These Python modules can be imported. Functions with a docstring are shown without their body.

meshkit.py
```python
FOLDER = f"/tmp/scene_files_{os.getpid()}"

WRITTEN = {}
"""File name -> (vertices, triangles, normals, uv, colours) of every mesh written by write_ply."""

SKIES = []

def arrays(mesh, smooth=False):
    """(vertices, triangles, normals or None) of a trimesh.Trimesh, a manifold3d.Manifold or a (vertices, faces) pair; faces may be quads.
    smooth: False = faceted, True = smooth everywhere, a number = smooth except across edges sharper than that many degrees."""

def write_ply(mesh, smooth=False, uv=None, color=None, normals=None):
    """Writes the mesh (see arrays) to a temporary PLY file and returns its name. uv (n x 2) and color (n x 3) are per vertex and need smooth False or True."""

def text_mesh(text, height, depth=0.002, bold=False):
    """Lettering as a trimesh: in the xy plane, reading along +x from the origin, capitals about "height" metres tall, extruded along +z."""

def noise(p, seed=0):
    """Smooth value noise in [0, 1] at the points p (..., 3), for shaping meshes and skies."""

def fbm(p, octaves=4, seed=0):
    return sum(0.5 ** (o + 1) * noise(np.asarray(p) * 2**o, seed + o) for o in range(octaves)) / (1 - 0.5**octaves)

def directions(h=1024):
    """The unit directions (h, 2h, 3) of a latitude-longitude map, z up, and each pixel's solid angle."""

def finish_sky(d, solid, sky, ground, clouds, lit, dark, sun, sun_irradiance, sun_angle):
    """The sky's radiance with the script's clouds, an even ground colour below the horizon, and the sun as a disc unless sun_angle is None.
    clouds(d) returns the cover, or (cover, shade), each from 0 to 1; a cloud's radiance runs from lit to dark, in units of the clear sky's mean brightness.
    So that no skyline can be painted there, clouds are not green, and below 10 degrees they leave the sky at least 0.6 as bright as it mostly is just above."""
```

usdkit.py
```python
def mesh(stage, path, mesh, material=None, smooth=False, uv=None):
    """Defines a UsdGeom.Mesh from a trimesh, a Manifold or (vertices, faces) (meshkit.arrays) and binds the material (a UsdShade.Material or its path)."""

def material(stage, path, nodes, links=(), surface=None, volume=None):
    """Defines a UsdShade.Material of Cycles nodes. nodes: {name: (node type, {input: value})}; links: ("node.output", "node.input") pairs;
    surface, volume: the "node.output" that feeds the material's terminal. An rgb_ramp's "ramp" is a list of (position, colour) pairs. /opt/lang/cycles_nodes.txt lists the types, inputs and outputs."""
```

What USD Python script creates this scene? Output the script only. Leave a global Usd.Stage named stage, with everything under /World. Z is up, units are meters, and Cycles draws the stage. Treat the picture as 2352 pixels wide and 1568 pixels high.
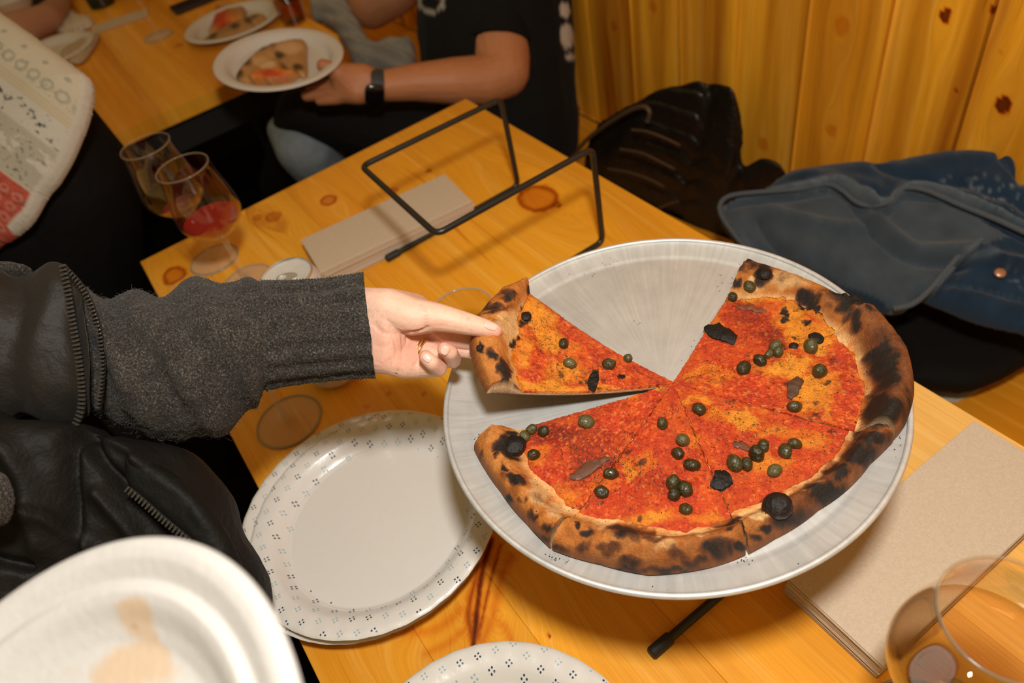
import math, random
import numpy as np, trimesh, manifold3d as m3, usdkit, meshkit
from pxr import Usd, UsdGeom, UsdLux, UsdShade, Gf, Sdf, Vt
from scipy.spatial import cKDTree
import shapely, shapely.affinity

# ------------------------------------------------------------------ camera, light, exposure
stage = Usd.Stage.CreateInMemory()
UsdGeom.SetStageUpAxis(stage, UsdGeom.Tokens.z)
UsdGeom.SetStageMetersPerUnit(stage, 1.0)
world = UsdGeom.Xform.Define(stage, '/World')
stage.SetDefaultPrim(world.GetPrim())
UsdGeom.Scope.Define(stage, '/World/Looks')
W, HPX, FPX = 2352, 1568, 1650.0
EYE = np.array([0.0, 0.0, 0.60])                 # table top is z = 0, floor z = -0.75
def rot(ax, a):
    c, s = math.cos(a), math.sin(a)
    return np.array({'x': [[1,0,0],[0,c,-s],[0,s,c]], 'z': [[c,-s,0],[s,c,0],[0,0,1]]}[ax])
ROT = rot('z', math.radians(-24.8)) @ rot('x', math.radians(45.0)) @ rot('z', math.radians(-14.4))
cam = UsdGeom.Camera.Define(stage, '/World/camera')
m = np.eye(4); m[:3,:3] = ROT.T; m[3,:3] = EYE
cam.AddTransformOp().Set(Gf.Matrix4d(*m.ravel().tolist()))
cam.CreateHorizontalApertureAttr(36.0); cam.CreateVerticalApertureAttr(24.0)
cam.CreateFocalLengthAttr(FPX/W*36.0)
cam.CreateFStopAttr(5.6); cam.CreateFocusDistanceAttr(0.53)
cam.CreateClippingRangeAttr(Gf.Vec2f(0.02, 100.0))
cam.CreateExposureAttr(0.0)

dome = UsdLux.DomeLight.Define(stage, '/World/room_glow')        # warm lamplit room
dome.CreateIntensityAttr(0.10); dome.CreateColorAttr(Gf.Vec3f(1.0, 0.67, 0.27))
flash = UsdLux.SphereLight.Define(stage, '/World/flash_lamp')    # the photographer's flash above the lens
flash.AddTranslateOp().Set(Gf.Vec3d(0.098, 0.04, 0.86))
flash.CreateRadiusAttr(0.048); flash.CreateIntensityAttr(318.0); flash.CreateColorAttr(Gf.Vec3f(1.0, 0.965, 0.905))

# ------------------------------------------------------------------ where pixels of the photograph lie in the room
def ray(px, py):
    return ROT @ np.array([(px-W/2)/FPX, -(py-HPX/2)/FPX, -1.0])
def at(px, py, z=0.0):                            # on the level plane z
    r = ray(px, py); return EYE + r*((z-EYE[2])/r[2])
def atd(px, py, d):                               # at depth d in front of the lens
    return EYE + ray(px, py)*d
def atx(px, py, x):                               # on the upright plane x
    r = ray(px, py); return EYE + r*(x/r[0])
def pix(P):
    c = (np.asarray(P, float)-EYE) @ ROT
    return np.stack([W/2+FPX*c[...,0]/-c[...,2], HPX/2-FPX*c[...,1]/-c[...,2]], -1)
RIGHT, UP, BACK = ROT[:,0], ROT[:,1], ROT[:,2]

# ------------------------------------------------------------------ helpers
used, LOC = {}, {}
def numbered(parent, name):
    k = (parent, name); n = used.get(k, 0); used[k] = n+1
    return name if n == 0 else f'{name}_{n:03d}'
def meta(p, label=None, cat=None, group=None, kind=None):
    for k, v in (('label', label), ('category', cat), ('group', group), ('kind', kind)):
        if v: p.SetCustomDataByKey(k, v)
    return p
def thing(name, label, cat, loc=(0,0,0), group=None, kind=None):
    path = '/World/'+numbered('', name)
    x = UsdGeom.Xform.Define(stage, path); x.AddTranslateOp().Set(Gf.Vec3d(*map(float, loc)))
    LOC[path] = np.asarray(loc, float)
    meta(x.GetPrim(), label, cat, group, kind)
    return path
def arr(mesh):
    return meshkit.arrays(mesh)[:2]
def obj(name, mesh, mat, parent=None, smooth=False, attrs=None, label=None, cat=None, group=None, kind=None):
    base = parent or ''
    path = (parent or '/World')+'/'+numbered(base, name)
    loc = np.zeros(3); q = base
    while q:
        if q in LOC: loc = LOC[q]; break
        q = q.rsplit('/', 1)[0]
    v, f = arr(mesh)
    if base: v = v-loc
    g = usdkit.mesh(stage, path, (v, f), mat, smooth)
    for k, a in (attrs or {}).items():
        a = np.asarray(a, np.float32)
        if a.ndim == 1:
            UsdGeom.PrimvarsAPI(g).CreatePrimvar(k, Sdf.ValueTypeNames.FloatArray, 'vertex').Set(Vt.FloatArray.FromNumpy(a))
        else:
            UsdGeom.PrimvarsAPI(g).CreatePrimvar(k, Sdf.ValueTypeNames.Float3Array, 'vertex').Set(Vt.Vec3fArray.FromNumpy(a))
    meta(g.GetPrim(), label, cat, group, kind)
    return path
def cat_meshes(ms):
    vs, fs, n = [], [], 0
    for mm in ms:
        v, f = arr(mm); vs.append(v); fs.append(f+n); n += len(v)
    return np.vstack(vs), np.vstack(fs)
def grid_faces(nu, nv, wrap_u=False, wrap_v=False):
    iu = np.arange(nu if wrap_u else nu-1); iv = np.arange(nv if wrap_v else nv-1)
    a, b = np.meshgrid(iu, iv, indexing='ij'); a2, b2 = (a+1) % nu, (b+1) % nv
    q = np.stack([a*nv+b, a2*nv+b, a2*nv+b2, a*nv+b2], -1).reshape(-1, 4)
    return np.vstack([q[:, [0,1,2]], q[:, [0,2,3]]])
def lathe(profile, n=64, c=(0,0,0), closed=False):
    p = np.asarray(profile, float); a = np.arange(n)/n*2*np.pi
    v = np.stack([p[:,None,0]*np.cos(a), p[:,None,0]*np.sin(a), np.repeat(p[:,None,1], n, 1)], -1).reshape(-1,3)+np.asarray(c, float)
    return v, grid_faces(len(p), n, closed, True)[:, ::-1]
def tilt_to(v, normal, c):
    n = np.asarray(normal, float); n /= np.linalg.norm(n); z = np.array([0,0,1.]); ax = np.cross(z, n); s = np.linalg.norm(ax)
    if s < 1e-9: return v
    T = trimesh.transformations.rotation_matrix(math.atan2(s, n[2]), ax/s)[:3,:3]
    return (v-c) @ T.T+c
def smooth_path(pts, n=8):
    p = np.asarray(pts, float); q = np.vstack([2*p[0]-p[1], p, 2*p[-1]-p[-2]]); out = []
    for i in range(1, len(q)-2):
        t = np.linspace(0, 1, n, endpoint=False)[:,None]
        out.append(.5*((2*q[i])+(-q[i-1]+q[i+1])*t+(2*q[i-1]-5*q[i]+4*q[i+1]-q[i+2])*t**2+(-q[i-1]+3*q[i]-3*q[i+1]+q[i+2])*t**3))
    return np.vstack(out+[p[-1:]])
def bend_path(pts, r, n=6):                       # polyline with rounded corners
    p = np.asarray(pts, float); out = [p[0]]
    for i in range(1, len(p)-1):
        a, b = p[i-1]-p[i], p[i+1]-p[i]; la, lb = np.linalg.norm(a), np.linalg.norm(b)
        A, B = p[i]+a/la*min(r, la/2), p[i]+b/lb*min(r, lb/2)
        for t in np.linspace(0, 1, n): out.append((1-t)**2*A+2*t*(1-t)*p[i]+t*t*B)
    return np.array(out+[p[-1]])
def tube(path, rad, n=10, squash=None, cap=True):
    p = np.asarray(path, float); r = np.broadcast_to(np.asarray(rad, float), len(p))
    t = np.gradient(p, axis=0); t /= np.linalg.norm(t, axis=1, keepdims=True)
    u = np.cross(t[0], [0,0,1.]); u = u if np.linalg.norm(u) > .1 else np.cross(t[0], [1.,0,0]); u /= np.linalg.norm(u)
    rings = []; a = np.arange(n)/n*2*np.pi
    for i in range(len(p)):
        u = u-t[i]*(u@t[i]); u /= np.linalg.norm(u); w = np.cross(t[i], u)
        rings.append(p[i]+r[i]*(np.cos(a)[:,None]*u+np.sin(a)[:,None]*w))
    v = np.vstack(rings); f = grid_faces(len(p), n, False, True)
    if cap:
        v = np.vstack([v, p[:1], p[-1:]]); k = len(p)*n; i = np.arange(n); j = (i+1) % n
        f = np.vstack([f, np.stack([i, j, np.full(n, k)], 1)[:, ::-1][:, [0,1,2]], np.stack([(len(p)-1)*n+i, (len(p)-1)*n+j, np.full(n, k+1)], 1)])
    return v, f
def rbox(x0, x1, y0, y1, z0, z1, r=0.002):        # box with chamfered edges
    c = np.array([[x, y, z] for x in (x0, x1) for y in (y0, y1) for z in (z0, z1)], float); mid = c.mean(0); pts = []
    for q in c:
        s = np.sign(q-mid)
        for k in range(3):
            d = s*r; d[k] = 0; pts.append(q-d)
    return m3.Manifold.hull_points(np.array(pts))
def fbm(p, s, o=4, seed=0):
    return meshkit.fbm(np.asarray(p)*s+100.3, o, seed)
def sstep(a, b, x):
    t = np.clip((x-a)/(b-a), 0, 1); return t*t*(3-2*t)
def lerp(a, b, t):
    t = np.asarray(t)[..., None] if np.ndim(a) != np.ndim(t)+0 or np.ndim(t) == 1 else t
    return a*(1-t)+b*t
def hull_chain(joints, bones, refine=0.006, smooth=6):   # joints: (point, radius); bones: index pairs -> one smooth body
    sph = [m3.Manifold.sphere(float(r), 20).translate([float(x) for x in p]) for p, r in joints]
    parts = [m3.Manifold.batch_hull([sph[i] for i in b]) for b in bones]
    body = m3.Manifold.batch_boolean(parts, m3.OpType.Add).refine_to_length(refine).to_mesh()
    t = trimesh.Trimesh(body.vert_properties[:, :3], body.tri_verts, process=False); t.merge_vertices()
    if smooth: trimesh.smoothing.filter_taubin(t, lamb=.5, nu=.52, iterations=smooth)
    return t
def outline(pts, n=10):                           # closed smooth outline
    p = np.asarray(pts, float); p = np.vstack([p[-1:], p, p[:2]]); s = smooth_path(p, n)
    return s[n:-n-1] if False else s[n:len(s)-1-n]
def pillow(poly_px, place, thick, step=9, bump=None, power=.5, edge=60, back=0.3):
    """a cloth body: the outline (pixels) put in the room by place(px, py) -> point, swelled by thick towards up/eye, with a back; bump(px) adds relief in metres"""
    poly = np.asarray(poly_px, float); path = shapely.Polygon(poly).buffer(0); shapely.prepare(path)
    x0, y0 = poly.min(0); x1, y1 = poly.max(0)
    gx, gy = np.meshgrid(np.arange(x0, x1+step, step), np.arange(y0, y1+step, step), indexing='ij'); nu, nv = gx.shape
    g = np.stack([gx, gy], -1).reshape(-1, 2)
    seg = np.vstack([poly, poly[:1]]); dense = np.vstack([np.linspace(seg[i], seg[i+1], max(2, int(np.linalg.norm(seg[i+1]-seg[i])/3))) for i in range(len(poly))])
    tree = cKDTree(dense); ins = shapely.contains_xy(path, g[:,0], g[:,1]); d, idx = tree.query(g)
    # pull the first ring of outside points onto the outline
    q = g.copy(); near = (~ins) & (d < step*1.5); q[near] = dense[idx[near]]
    keep = ins | near; dd = np.where(ins, d, 0.0)
    f = grid_faces(nu, nv); f = f[keep[f].all(1)]; f = f[ins[f].any(1)]
    on = np.unique(f); remap = -np.ones(len(g), int); remap[on] = np.arange(len(on)); f = remap[f]; q, dd = q[on], dd[on]
    P = np.array([place(*k) for k in q])
    h = np.clip(dd/edge, 0, 1); h = (1-(1-h)**2)**power
    nrm = np.array([0,0,1.])*.5+BACK*.7; nrm /= np.linalg.norm(nrm)
    top = P+nrm*(thick*h+(bump(q)*np.minimum(1, dd/12) if bump is not None else 0))[:, None]
    bot = P-nrm*(thick*back*h+.001)[:, None]
    e = np.sort(np.vstack([f[:, [0,1]], f[:, [1,2]], f[:, [2,0]]]), 1); uq, cnt = np.unique(e, axis=0, return_counts=True)
    be = set(map(tuple, uq[cnt == 1])); side = []
    for tri in f:
        for a, b in ((tri[0], tri[1]), (tri[1], tri[2]), (tri[2], tri[0])):
            if (min(a, b), max(a, b)) in be: side += [(b, a, a+len(q)), (b, a+len(q), b+len(q))]
    v = np.vstack([top, bot]); f2 = np.vstack([f, f[:, ::-1]+len(q), np.array(side, int).reshape(-1, 3)])
    t = trimesh.Trimesh(v, f2, process=False)
    # orientation: top faces the eye
    n0 = np.cross(v[f[:,1]]-v[f[:,0]], v[f[:,2]]-v[f[:,0]]).sum(0)
    if n0 @ nrm < 0: t.invert()
    return (np.array(t.vertices), np.array(t.faces)), np.vstack([q, q])

# ------------------------------------------------------------------ materials
def M(name, nodes, links=(), surface='p.BSDF'):
    return usdkit.material(stage, '/World/Looks/'+name, nodes, links, surface=surface)
def plain(name, col, rough=.6, bump=None, var=.0, vs=40., metal=0., sheen=0., coat=0., spec=.5, **kw):
    """one colour with a little unevenness and relief. bump: (noise scale, height in metres)"""
    n = {'p': ('principled_bsdf', dict(base_color=col, roughness=rough, metallic=metal, sheen_weight=sheen, coat_weight=coat, specular_ior_level=spec, **kw)), 'g': ('geometry', {})}
    l = []
    if var:
        n['n'] = ('noise_texture', dict(scale=vs, detail=5.0, roughness=.6)); a = np.array(col)
        n['r'] = ('rgb_ramp', {'ramp': [(.25, a*(1-var)), (.75, np.minimum(a*(1+var), .95))]})
        l += [('g.position', 'n.vector'), ('n.fac', 'r.fac'), ('r.color', 'p.base_color')]
    if bump:
        n['bn'] = ('noise_texture', dict(scale=bump[0], detail=4.0, roughness=.65)); n['b'] = ('bump', dict(distance=bump[1], strength=1.0))
        l += [('g.position', 'bn.vector'), ('bn.fac', 'b.height'), ('b.normal', 'p.normal')]
    return M(name, n, l)
def painted(name, rough=.6, bump=(400., .0006), spec=.5, var=.25, vs=900., coat=0., sheen=0., sss=0., **kw):
    """colour from the mesh's own 'tint' primvar, broken up by fine grain"""
    n = {'a': ('attribute', {'attribute': 'tint'}), 'g': ('geometry', {}),
         'n': ('noise_texture', dict(scale=vs, detail=4.0, roughness=.7)), 'r': ('rgb_ramp', {'ramp': [(.3, (1-var,)*3), (.7, (1+var,)*3)]}),
         'x': ('mix_color', dict(blend_type='multiply', fac=1.0, use_clamp=False)),
         'p': ('principled_bsdf', dict(roughness=rough, specular_ior_level=spec, coat_weight=coat, coat_roughness=.12, sheen_weight=sheen, subsurface_weight=sss, **kw)),
         'bn': ('noise_texture', dict(scale=bump[0], detail=4.0, roughness=.65)), 'b': ('bump', dict(distance=bump[1], strength=1.0))}
    l = [('g.position', 'n.vector'), ('n.fac', 'r.fac'), ('a.color', 'x.a'), ('r.color', 'x.b'), ('x.result', 'p.base_color'), ('g.position', 'bn.vector'), ('bn.fac', 'b.height'), ('b.normal', 'p.normal')]
    return M(name, n, l)
def wood(name, light, mid, dark, rough=.33, coat=.25, lines=55.0, var=.18, spec=.45, broad=9.0):
    """grain drawn along the mesh's 'grain' primvar (x across, y along the board); 'knot' darkens"""
    n = {'a': ('attribute', {'attribute': 'grain'}), 'k': ('attribute', {'attribute': 'knot'}), 'o': ('object_info', {}),
         'w': ('combine_xyz', {}), 'rs': ('math', dict(math_type='multiply', value2=37.0)), 'add': ('mix_color', dict(blend_type='add', fac=1.0, use_clamp=False)),
         'm1': ('mapping', dict(scale=(lines, 1.6, 1.0))), 'n1': ('noise_texture', dict(scale=1.0, detail=5.0, roughness=.62, distortion=.5)),
         'm2': ('mapping', dict(scale=(broad, .7, 1.0))), 'n2': ('noise_texture', dict(scale=1.0, detail=3.0, roughness=.5)),
         'm3': ('mapping', dict(scale=(700.0, 14.0, 1.0))), 'n3': ('noise_texture', dict(scale=1.0, detail=2.0, roughness=.6)),
         'r1': ('rgb_ramp', {'ramp': [(.32, light), (.5, mid), (.63, mid), (.72, dark)]}),
         'r2': ('rgb_ramp', {'ramp': [(.3, (1-var, 1-1.35*var, 1-1.5*var)), (.7, (1+var*.7, 1+var*.8, 1+var))]}),
         'r3': ('rgb_ramp', {'ramp': [(.3, (.9, .88, .84)), (.65, (1.03, 1.03, 1.03))]}),
         'rt': ('rgb_ramp', {'ramp': [(0, (.90, .82, .72)), (.5, (1.0, 1.0, 1.0)), (1, (1.05, 1.12, 1.2))]}),
         'x1': ('mix_color', dict(blend_type='multiply', fac=1.0, use_clamp=False)), 'x2': ('mix_color', dict(blend_type='multiply', fac=1.0, use_clamp=False)), 'x3': ('mix_color', dict(blend_type='multiply', fac=1.0, use_clamp=False)),
         'kr': ('rgb_ramp', {'ramp': [(0, (1,1,1)), (.35, (.86,.62,.42)), (.7, (.42,.17,.06)), (1, (.06,.025,.012))]}), 'x4': ('mix_color', dict(blend_type='multiply', fac=1.0, use_clamp=False)),
         'b': ('bump', dict(distance=.0004, strength=.35)),
         'p': ('principled_bsdf', dict(roughness=rough, coat_weight=coat, coat_roughness=.18, specular_ior_level=spec))}
    l = [('o.random', 'rs.value1'), ('rs.value', 'w.x'), ('rs.value', 'w.z'), ('a.vector', 'add.a'), ('w.vector', 'add.b')]
    l += [('add.result', 'm1.vector'), ('m1.vector', 'n1.vector'), ('n1.fac', 'r1.fac'), ('add.result', 'm2.vector'), ('m2.vector', 'n2.vector'), ('n2.fac', 'r2.fac'),
          ('add.result', 'm3.vector'), ('m3.vector', 'n3.vector'), ('n3.fac', 'r3.fac'), ('o.random', 'rt.fac'),
          ('r1.color', 'x1.a'), ('r2.color', 'x1.b'), ('x1.result', 'x2.a'), ('r3.color', 'x2.b'), ('x2.result', 'x3.a'), ('rt.color', 'x3.b'),
          ('k.fac', 'kr.fac'), ('x3.result', 'x4.a'), ('kr.color', 'x4.b'), ('x4.result', 'p.base_color'), ('n3.fac', 'b.height'), ('b.normal', 'p.normal')]
    return M(name, n, l)
def glass(name, tint=(1,1,1), rough=0.0, ior=1.45):
    return M(name, {'p': ('principled_bsdf', dict(base_color=tint, roughness=rough, transmission_weight=1.0, ior=ior))})
def pane(name, tint=(.96,.96,.94), ior=1.5):      # thin glass wall: mostly see-through, mirror-like at grazing angles
    return M(name, {'f': ('layer_weight', dict(blend=.5)), 'm': ('math', dict(math_type='power', value2=2.6)), 'k': ('math', dict(math_type='multiply_add', value2=.62, value3=.035)), 't': ('transparent_bsdf', dict(color=tint)), 'g': ('glossy_bsdf', dict(color=(1,1,1), roughness=.03)), 'x': ('mix_closure', {})},
             [('f.facing', 'm.value1'), ('m.value', 'k.value1'), ('k.value', 'x.fac'), ('t.BSDF', 'x.closure1'), ('g.BSDF', 'x.closure2')], surface='x.closure')
TABLE_WOOD = wood('table_pine', (.92,.475,.062), (.85,.385,.024), (.56,.19,.008), rough=.40, coat=.10, spec=.25)
PALE_WOOD = wood('table_pine_pale', (.90,.56,.18), (.84,.49,.125), (.66,.32,.06), rough=.40, coat=.10, spec=.25)
WALL_WOOD = wood('wall_pine', (.95,.49,.055), (.84,.375,.020), (.46,.16,.005), rough=.55, coat=.0, lines=34.0, var=.55, spec=.12, broad=15.0)
BENCH_WOOD = wood('bench_pine', (.86,.40,.035), (.76,.31,.016), (.50,.17,.008), spec=.2, coat=.05)

# ------------------------------------------------------------------ the setting
obj('floor', rbox(-4.0, 2.0, -1.5, 5.0, -.80, -.75), plain('dark_floor', (.0045,.004,.0035), .9, var=.3, vs=6., spec=.0), kind='structure', label='dark floor under the tables')
obj('wall_far', rbox(-4.0, 2.0, 4.6, 4.65, -.75, 1.4), plain('dark_wall', (.05,.028,.012), .8, var=.3, vs=5., spec=.1), kind='structure', label='dark wall at the far end of the room')
CRACKS = []
def board(parent, name, x0, x1, y0, y1, z0, z1, mat, axis='y', knots=(), res=.006, depth='z', ch=.0008):
    """one plank as a dense slab; axis = the way the grain runs; knots: (x, y, r, strength) in the plank's face plane"""
    L0, L1 = (y0, y1); A0, A1 = (x0, x1)
    nl = max(4, int((L1-L0)/res)); na = max(4, int((A1-A0)/res))
    a = np.r_[A0, np.linspace(A0+ch, A1-ch, na), A1]; l = np.r_[L0, np.linspace(L0+ch, L1-ch, nl), L1]
    ga, gl = np.meshgrid(a, l, indexing='ij'); na, nl = ga.shape
    edge = (ga <= A0) | (ga >= A1) | (gl <= L0) | (gl >= L1)
    gz = np.where(edge, z1-ch, z1)
    u, kn = ga.copy(), np.zeros_like(ga)
    for kx, ky, kr, ks in knots:
        dx, dy = ga-kx, (gl-ky)*.35; d2 = dx*dx+dy*dy
        u = u-dx*np.minimum(1, (kr*1.5)**2/(d2+1e-9))*.9
        dd = np.hypot(dx, (gl-ky)*.8)/kr+.3*(fbm(np.stack([ga, gl, ga*0+kx], -1), 90, 3)-.5)
        kn = np.maximum(kn, ks*(1-sstep(.84, 1.06, dd))*((.52 if depth == 'z' else .93)+(.48 if depth == 'z' else .07)*sstep(.55, .88, dd)))
    if depth == 'z':
        for tr, wd, ks in CRACKS:
            dd, ii = tr.query(np.stack([ga.ravel(), gl.ravel()], 1)); dd = dd.reshape(ga.shape); wob = fbm(np.stack([ga, gl, ga*0], -1), 160, 3); near = tr.data[ii].reshape(*ga.shape, 2)
            kn = np.maximum(kn, ks*np.exp(-(dd/(wd*(.4+1.2*wob)))**2)); u = u+(near[..., 0]-ga)*.75*np.exp(-(dd/(wd*9))**2)
    top = np.stack([ga, gl, gz], -1).reshape(-1, 3)
    # border ring down the sides
    idx = np.arange(na*nl).reshape(na, nl); ring = np.r_[idx[:-1,0], idx[-1,:-1], idx[:0:-1,-1], idx[0,:0:-1]]
    low = top[ring].copy(); low[:,2] = z0
    f = grid_faces(na, nl); n0 = len(top); k = np.arange(len(ring)); k2 = (k+1) % len(ring)
    side = np.vstack([np.stack([ring[k], n0+k, n0+k2], 1), np.stack([ring[k], n0+k2, ring[k2]], 1)])
    cc = len(top)+len(low); cen = np.array([[(A0+A1)/2, (L0+L1)/2, z0]])
    botf = np.stack([np.full(len(ring), cc), n0+k2, n0+k], 1)
    v = np.vstack([top, low, cen]); f = np.vstack([f, side, botf])
    grain = np.stack([np.r_[u.ravel(), low[:,0], cen[:,0]], np.r_[gl.ravel(), low[:,1], cen[:,1]], v[:,2]], 1)
    knot = np.r_[kn.ravel(), np.zeros(len(low)+1)]
    if depth == 'x':                              # wall plank: face plane (across = y, along = z), thickness along x
        v = np.stack([v[:,2], v[:,0], v[:,1]], 1)
    return obj(name, (v, f), mat, parent, smooth=35 if False else False, attrs={'grain': grain, 'knot': knot})
def kn(px, py, rpx, s=1.0, z=0.0):
    p = at(px, py, z); d = -(p-EYE) @ BACK; return (p[0], p[1], rpx*d/FPX*1.15, s)
def table(label, x0, x1, y0, y1, widths, knots, res=.006, pale=()):
    t = thing('dining_table', label, 'table', ((x0+x1)/2, (y0+y1)/2, -.75), group='pine dining tables')
    x = x0
    for ib, w in enumerate(widths):
        w = w*(x1-x0)/sum(widths)
        board(t, 'board', x+.00008, x+w-.00008, y0, y1, -.032, 0.0, PALE_WOOD if ib in pale else TABLE_WOOD, ch=.0003, res=res, knots=[k for k in knots if x-.03 < k[0] < x+w+.03 and y0 < k[1] < y1])
        x += w
    for sx in (x0+.05, x1-.05):
        for sy in (y0+.06, y1-.06):
            obj('leg', rbox(sx-.03, sx+.03, sy-.03, sy+.03, -.75, -.034, .004), DARK_METAL, t)
    for yy in (y0+.05, y1-.05):
        obj('rail', rbox(x0+.08, x1-.08, yy-.012, yy+.012, -.11, -.034, .002), DARK_METAL, t)
    return t
DARK_METAL = plain('dark_metal', (.012,.012,.012), .5)
JOINT = .432
K1 = [kn(755,460,17,.8), kn(1235,455,42,.75), kn(1281,470,8,1.0), kn(400,632,26,.75), kn(590,500,10,.7), kn(628,498,16,.6), kn(935,455,12,.8), kn(905,437,9,.8), kn(985,392,6,.9), kn(1255,428,8,.6), kn(930,700,5,.8), kn(890,905,6,.5), kn(975,905,5,.5), kn(840,935,6,.4)]
K2 = [kn(1260,1457,5,1.1), kn(900,1450,7,.7), kn(2160,1130,6,.4)]
table('long pine table with the empty wire stand and the red wine glasses on it', -.0705, .540, JOINT+.001, 1.102, [.8,1.1,.9,1.2,1.0,.9,1.0], K1, .003)
for px_, wd_, ks_ in (([(1128,1240),(1108,1310),(1098,1380),(1092,1440),(1086,1490)], .0035, 1.0), ([(1150,1250),(1128,1330),(1112,1400),(1098,1470)], .0022, .75), ([(1100,1300),(1076,1400),(1082,1450),(1088,1480)], .004, .7), ([(1175,1275),(1150,1330),(1130,1420),(1105,1480)], .005, .42), ([(1060,1400),(1010,1440),(960,1450),(900,1440)], .005, .35), ([(1075,1440),(1030,1475),(980,1500)], .004, .35), ([(1120,1420),(1160,1440),(1185,1500)], .0035, .35)):
    CRACKS.append((cKDTree(smooth_path([at(*p)[:2] for p in px_], 12)), wd_, ks_))
table('pine table under the pizza pan and the printed paper plates', -.0990, .512, -.35, JOINT-.001, [1.0,.9,1.1,1.2,.8,1.0,1.0], K2, .0024, (4, 5, 6))
CRACKS.clear()
K3 = [kn(410,105,9,.6), kn(330,300,10,.5), kn(620,95,8,.4)]
t = table('pine table in the far corner with plates of pizza, napkins and a bottle', -.42, .515, 1.61, 2.75, [1.0]*9, K3)
# bench along the plank wall
XW = .955
b = thing('bench', 'long pine bench along the plank wall under the jackets', 'bench', (.75, .8, -.75))
for i in range(3):
    w = (XW-.006-.58)/3
    board(b, 'board', .58+i*w, .58+(i+1)*w-.0006, -.6, 2.9, -.335, -.30, BENCH_WOOD, res=.012, knots=[kn(2220,935,10,.5,-.3), kn(2300,1000,12,.4,-.3)] if i == 0 else ())
obj('front_panel', rbox(.60, .62, -.6, 2.9, -.75, -.336), DARK_METAL, b)
wl = thing('wall_right', 'wall of upright varnished pine planks', 'wall', (XW, .8, 0), kind='structure')
seams = [-.56, -.42, -.285, -.15, -.015, .115, .30, .431+.012, .562+.014, .694+.018, .827+.022, .99, 1.13, 1.27, 1.41, 1.55, 1.69, 1.83, 1.97, 2.11, 2.25, 2.4, 2.55, 2.7, 2.85]
def kw(px, py, rpx, s=1.0):
    p = atx(px, py, XW); d = -(p-EYE) @ BACK; return (p[1], p[2], rpx*d/FPX*.85, s)
KW = [kw(2172,35,17,.95), kw(2305,242,22,.95), kw(1330,250,8,.5), kw(1910,300,16,.35), kw(1935,60,24,.3), kw(1410,60,14,.35), kw(1752,330,18,.4), kw(2282,25,10,.9), kw(1500,15,14,.4), kw(2195,205,4,.8), kw(2303,120,5,.7)]
for a, c in zip(seams[:-1], seams[1:]):
    board(wl, 'plank', a+.0021, c-.0021, -.299, 1.4, XW+.02, XW, WALL_WOOD, depth='x', res=.005, ch=.003, knots=[k for k in KW if a-.02 < k[0] < c+.02])
obj('backing', rbox(XW+.02, XW+.05, -.6, 2.9, -.75, 1.4), plain('wall_backing', (.05,.03,.015), .8), wl)
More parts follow.
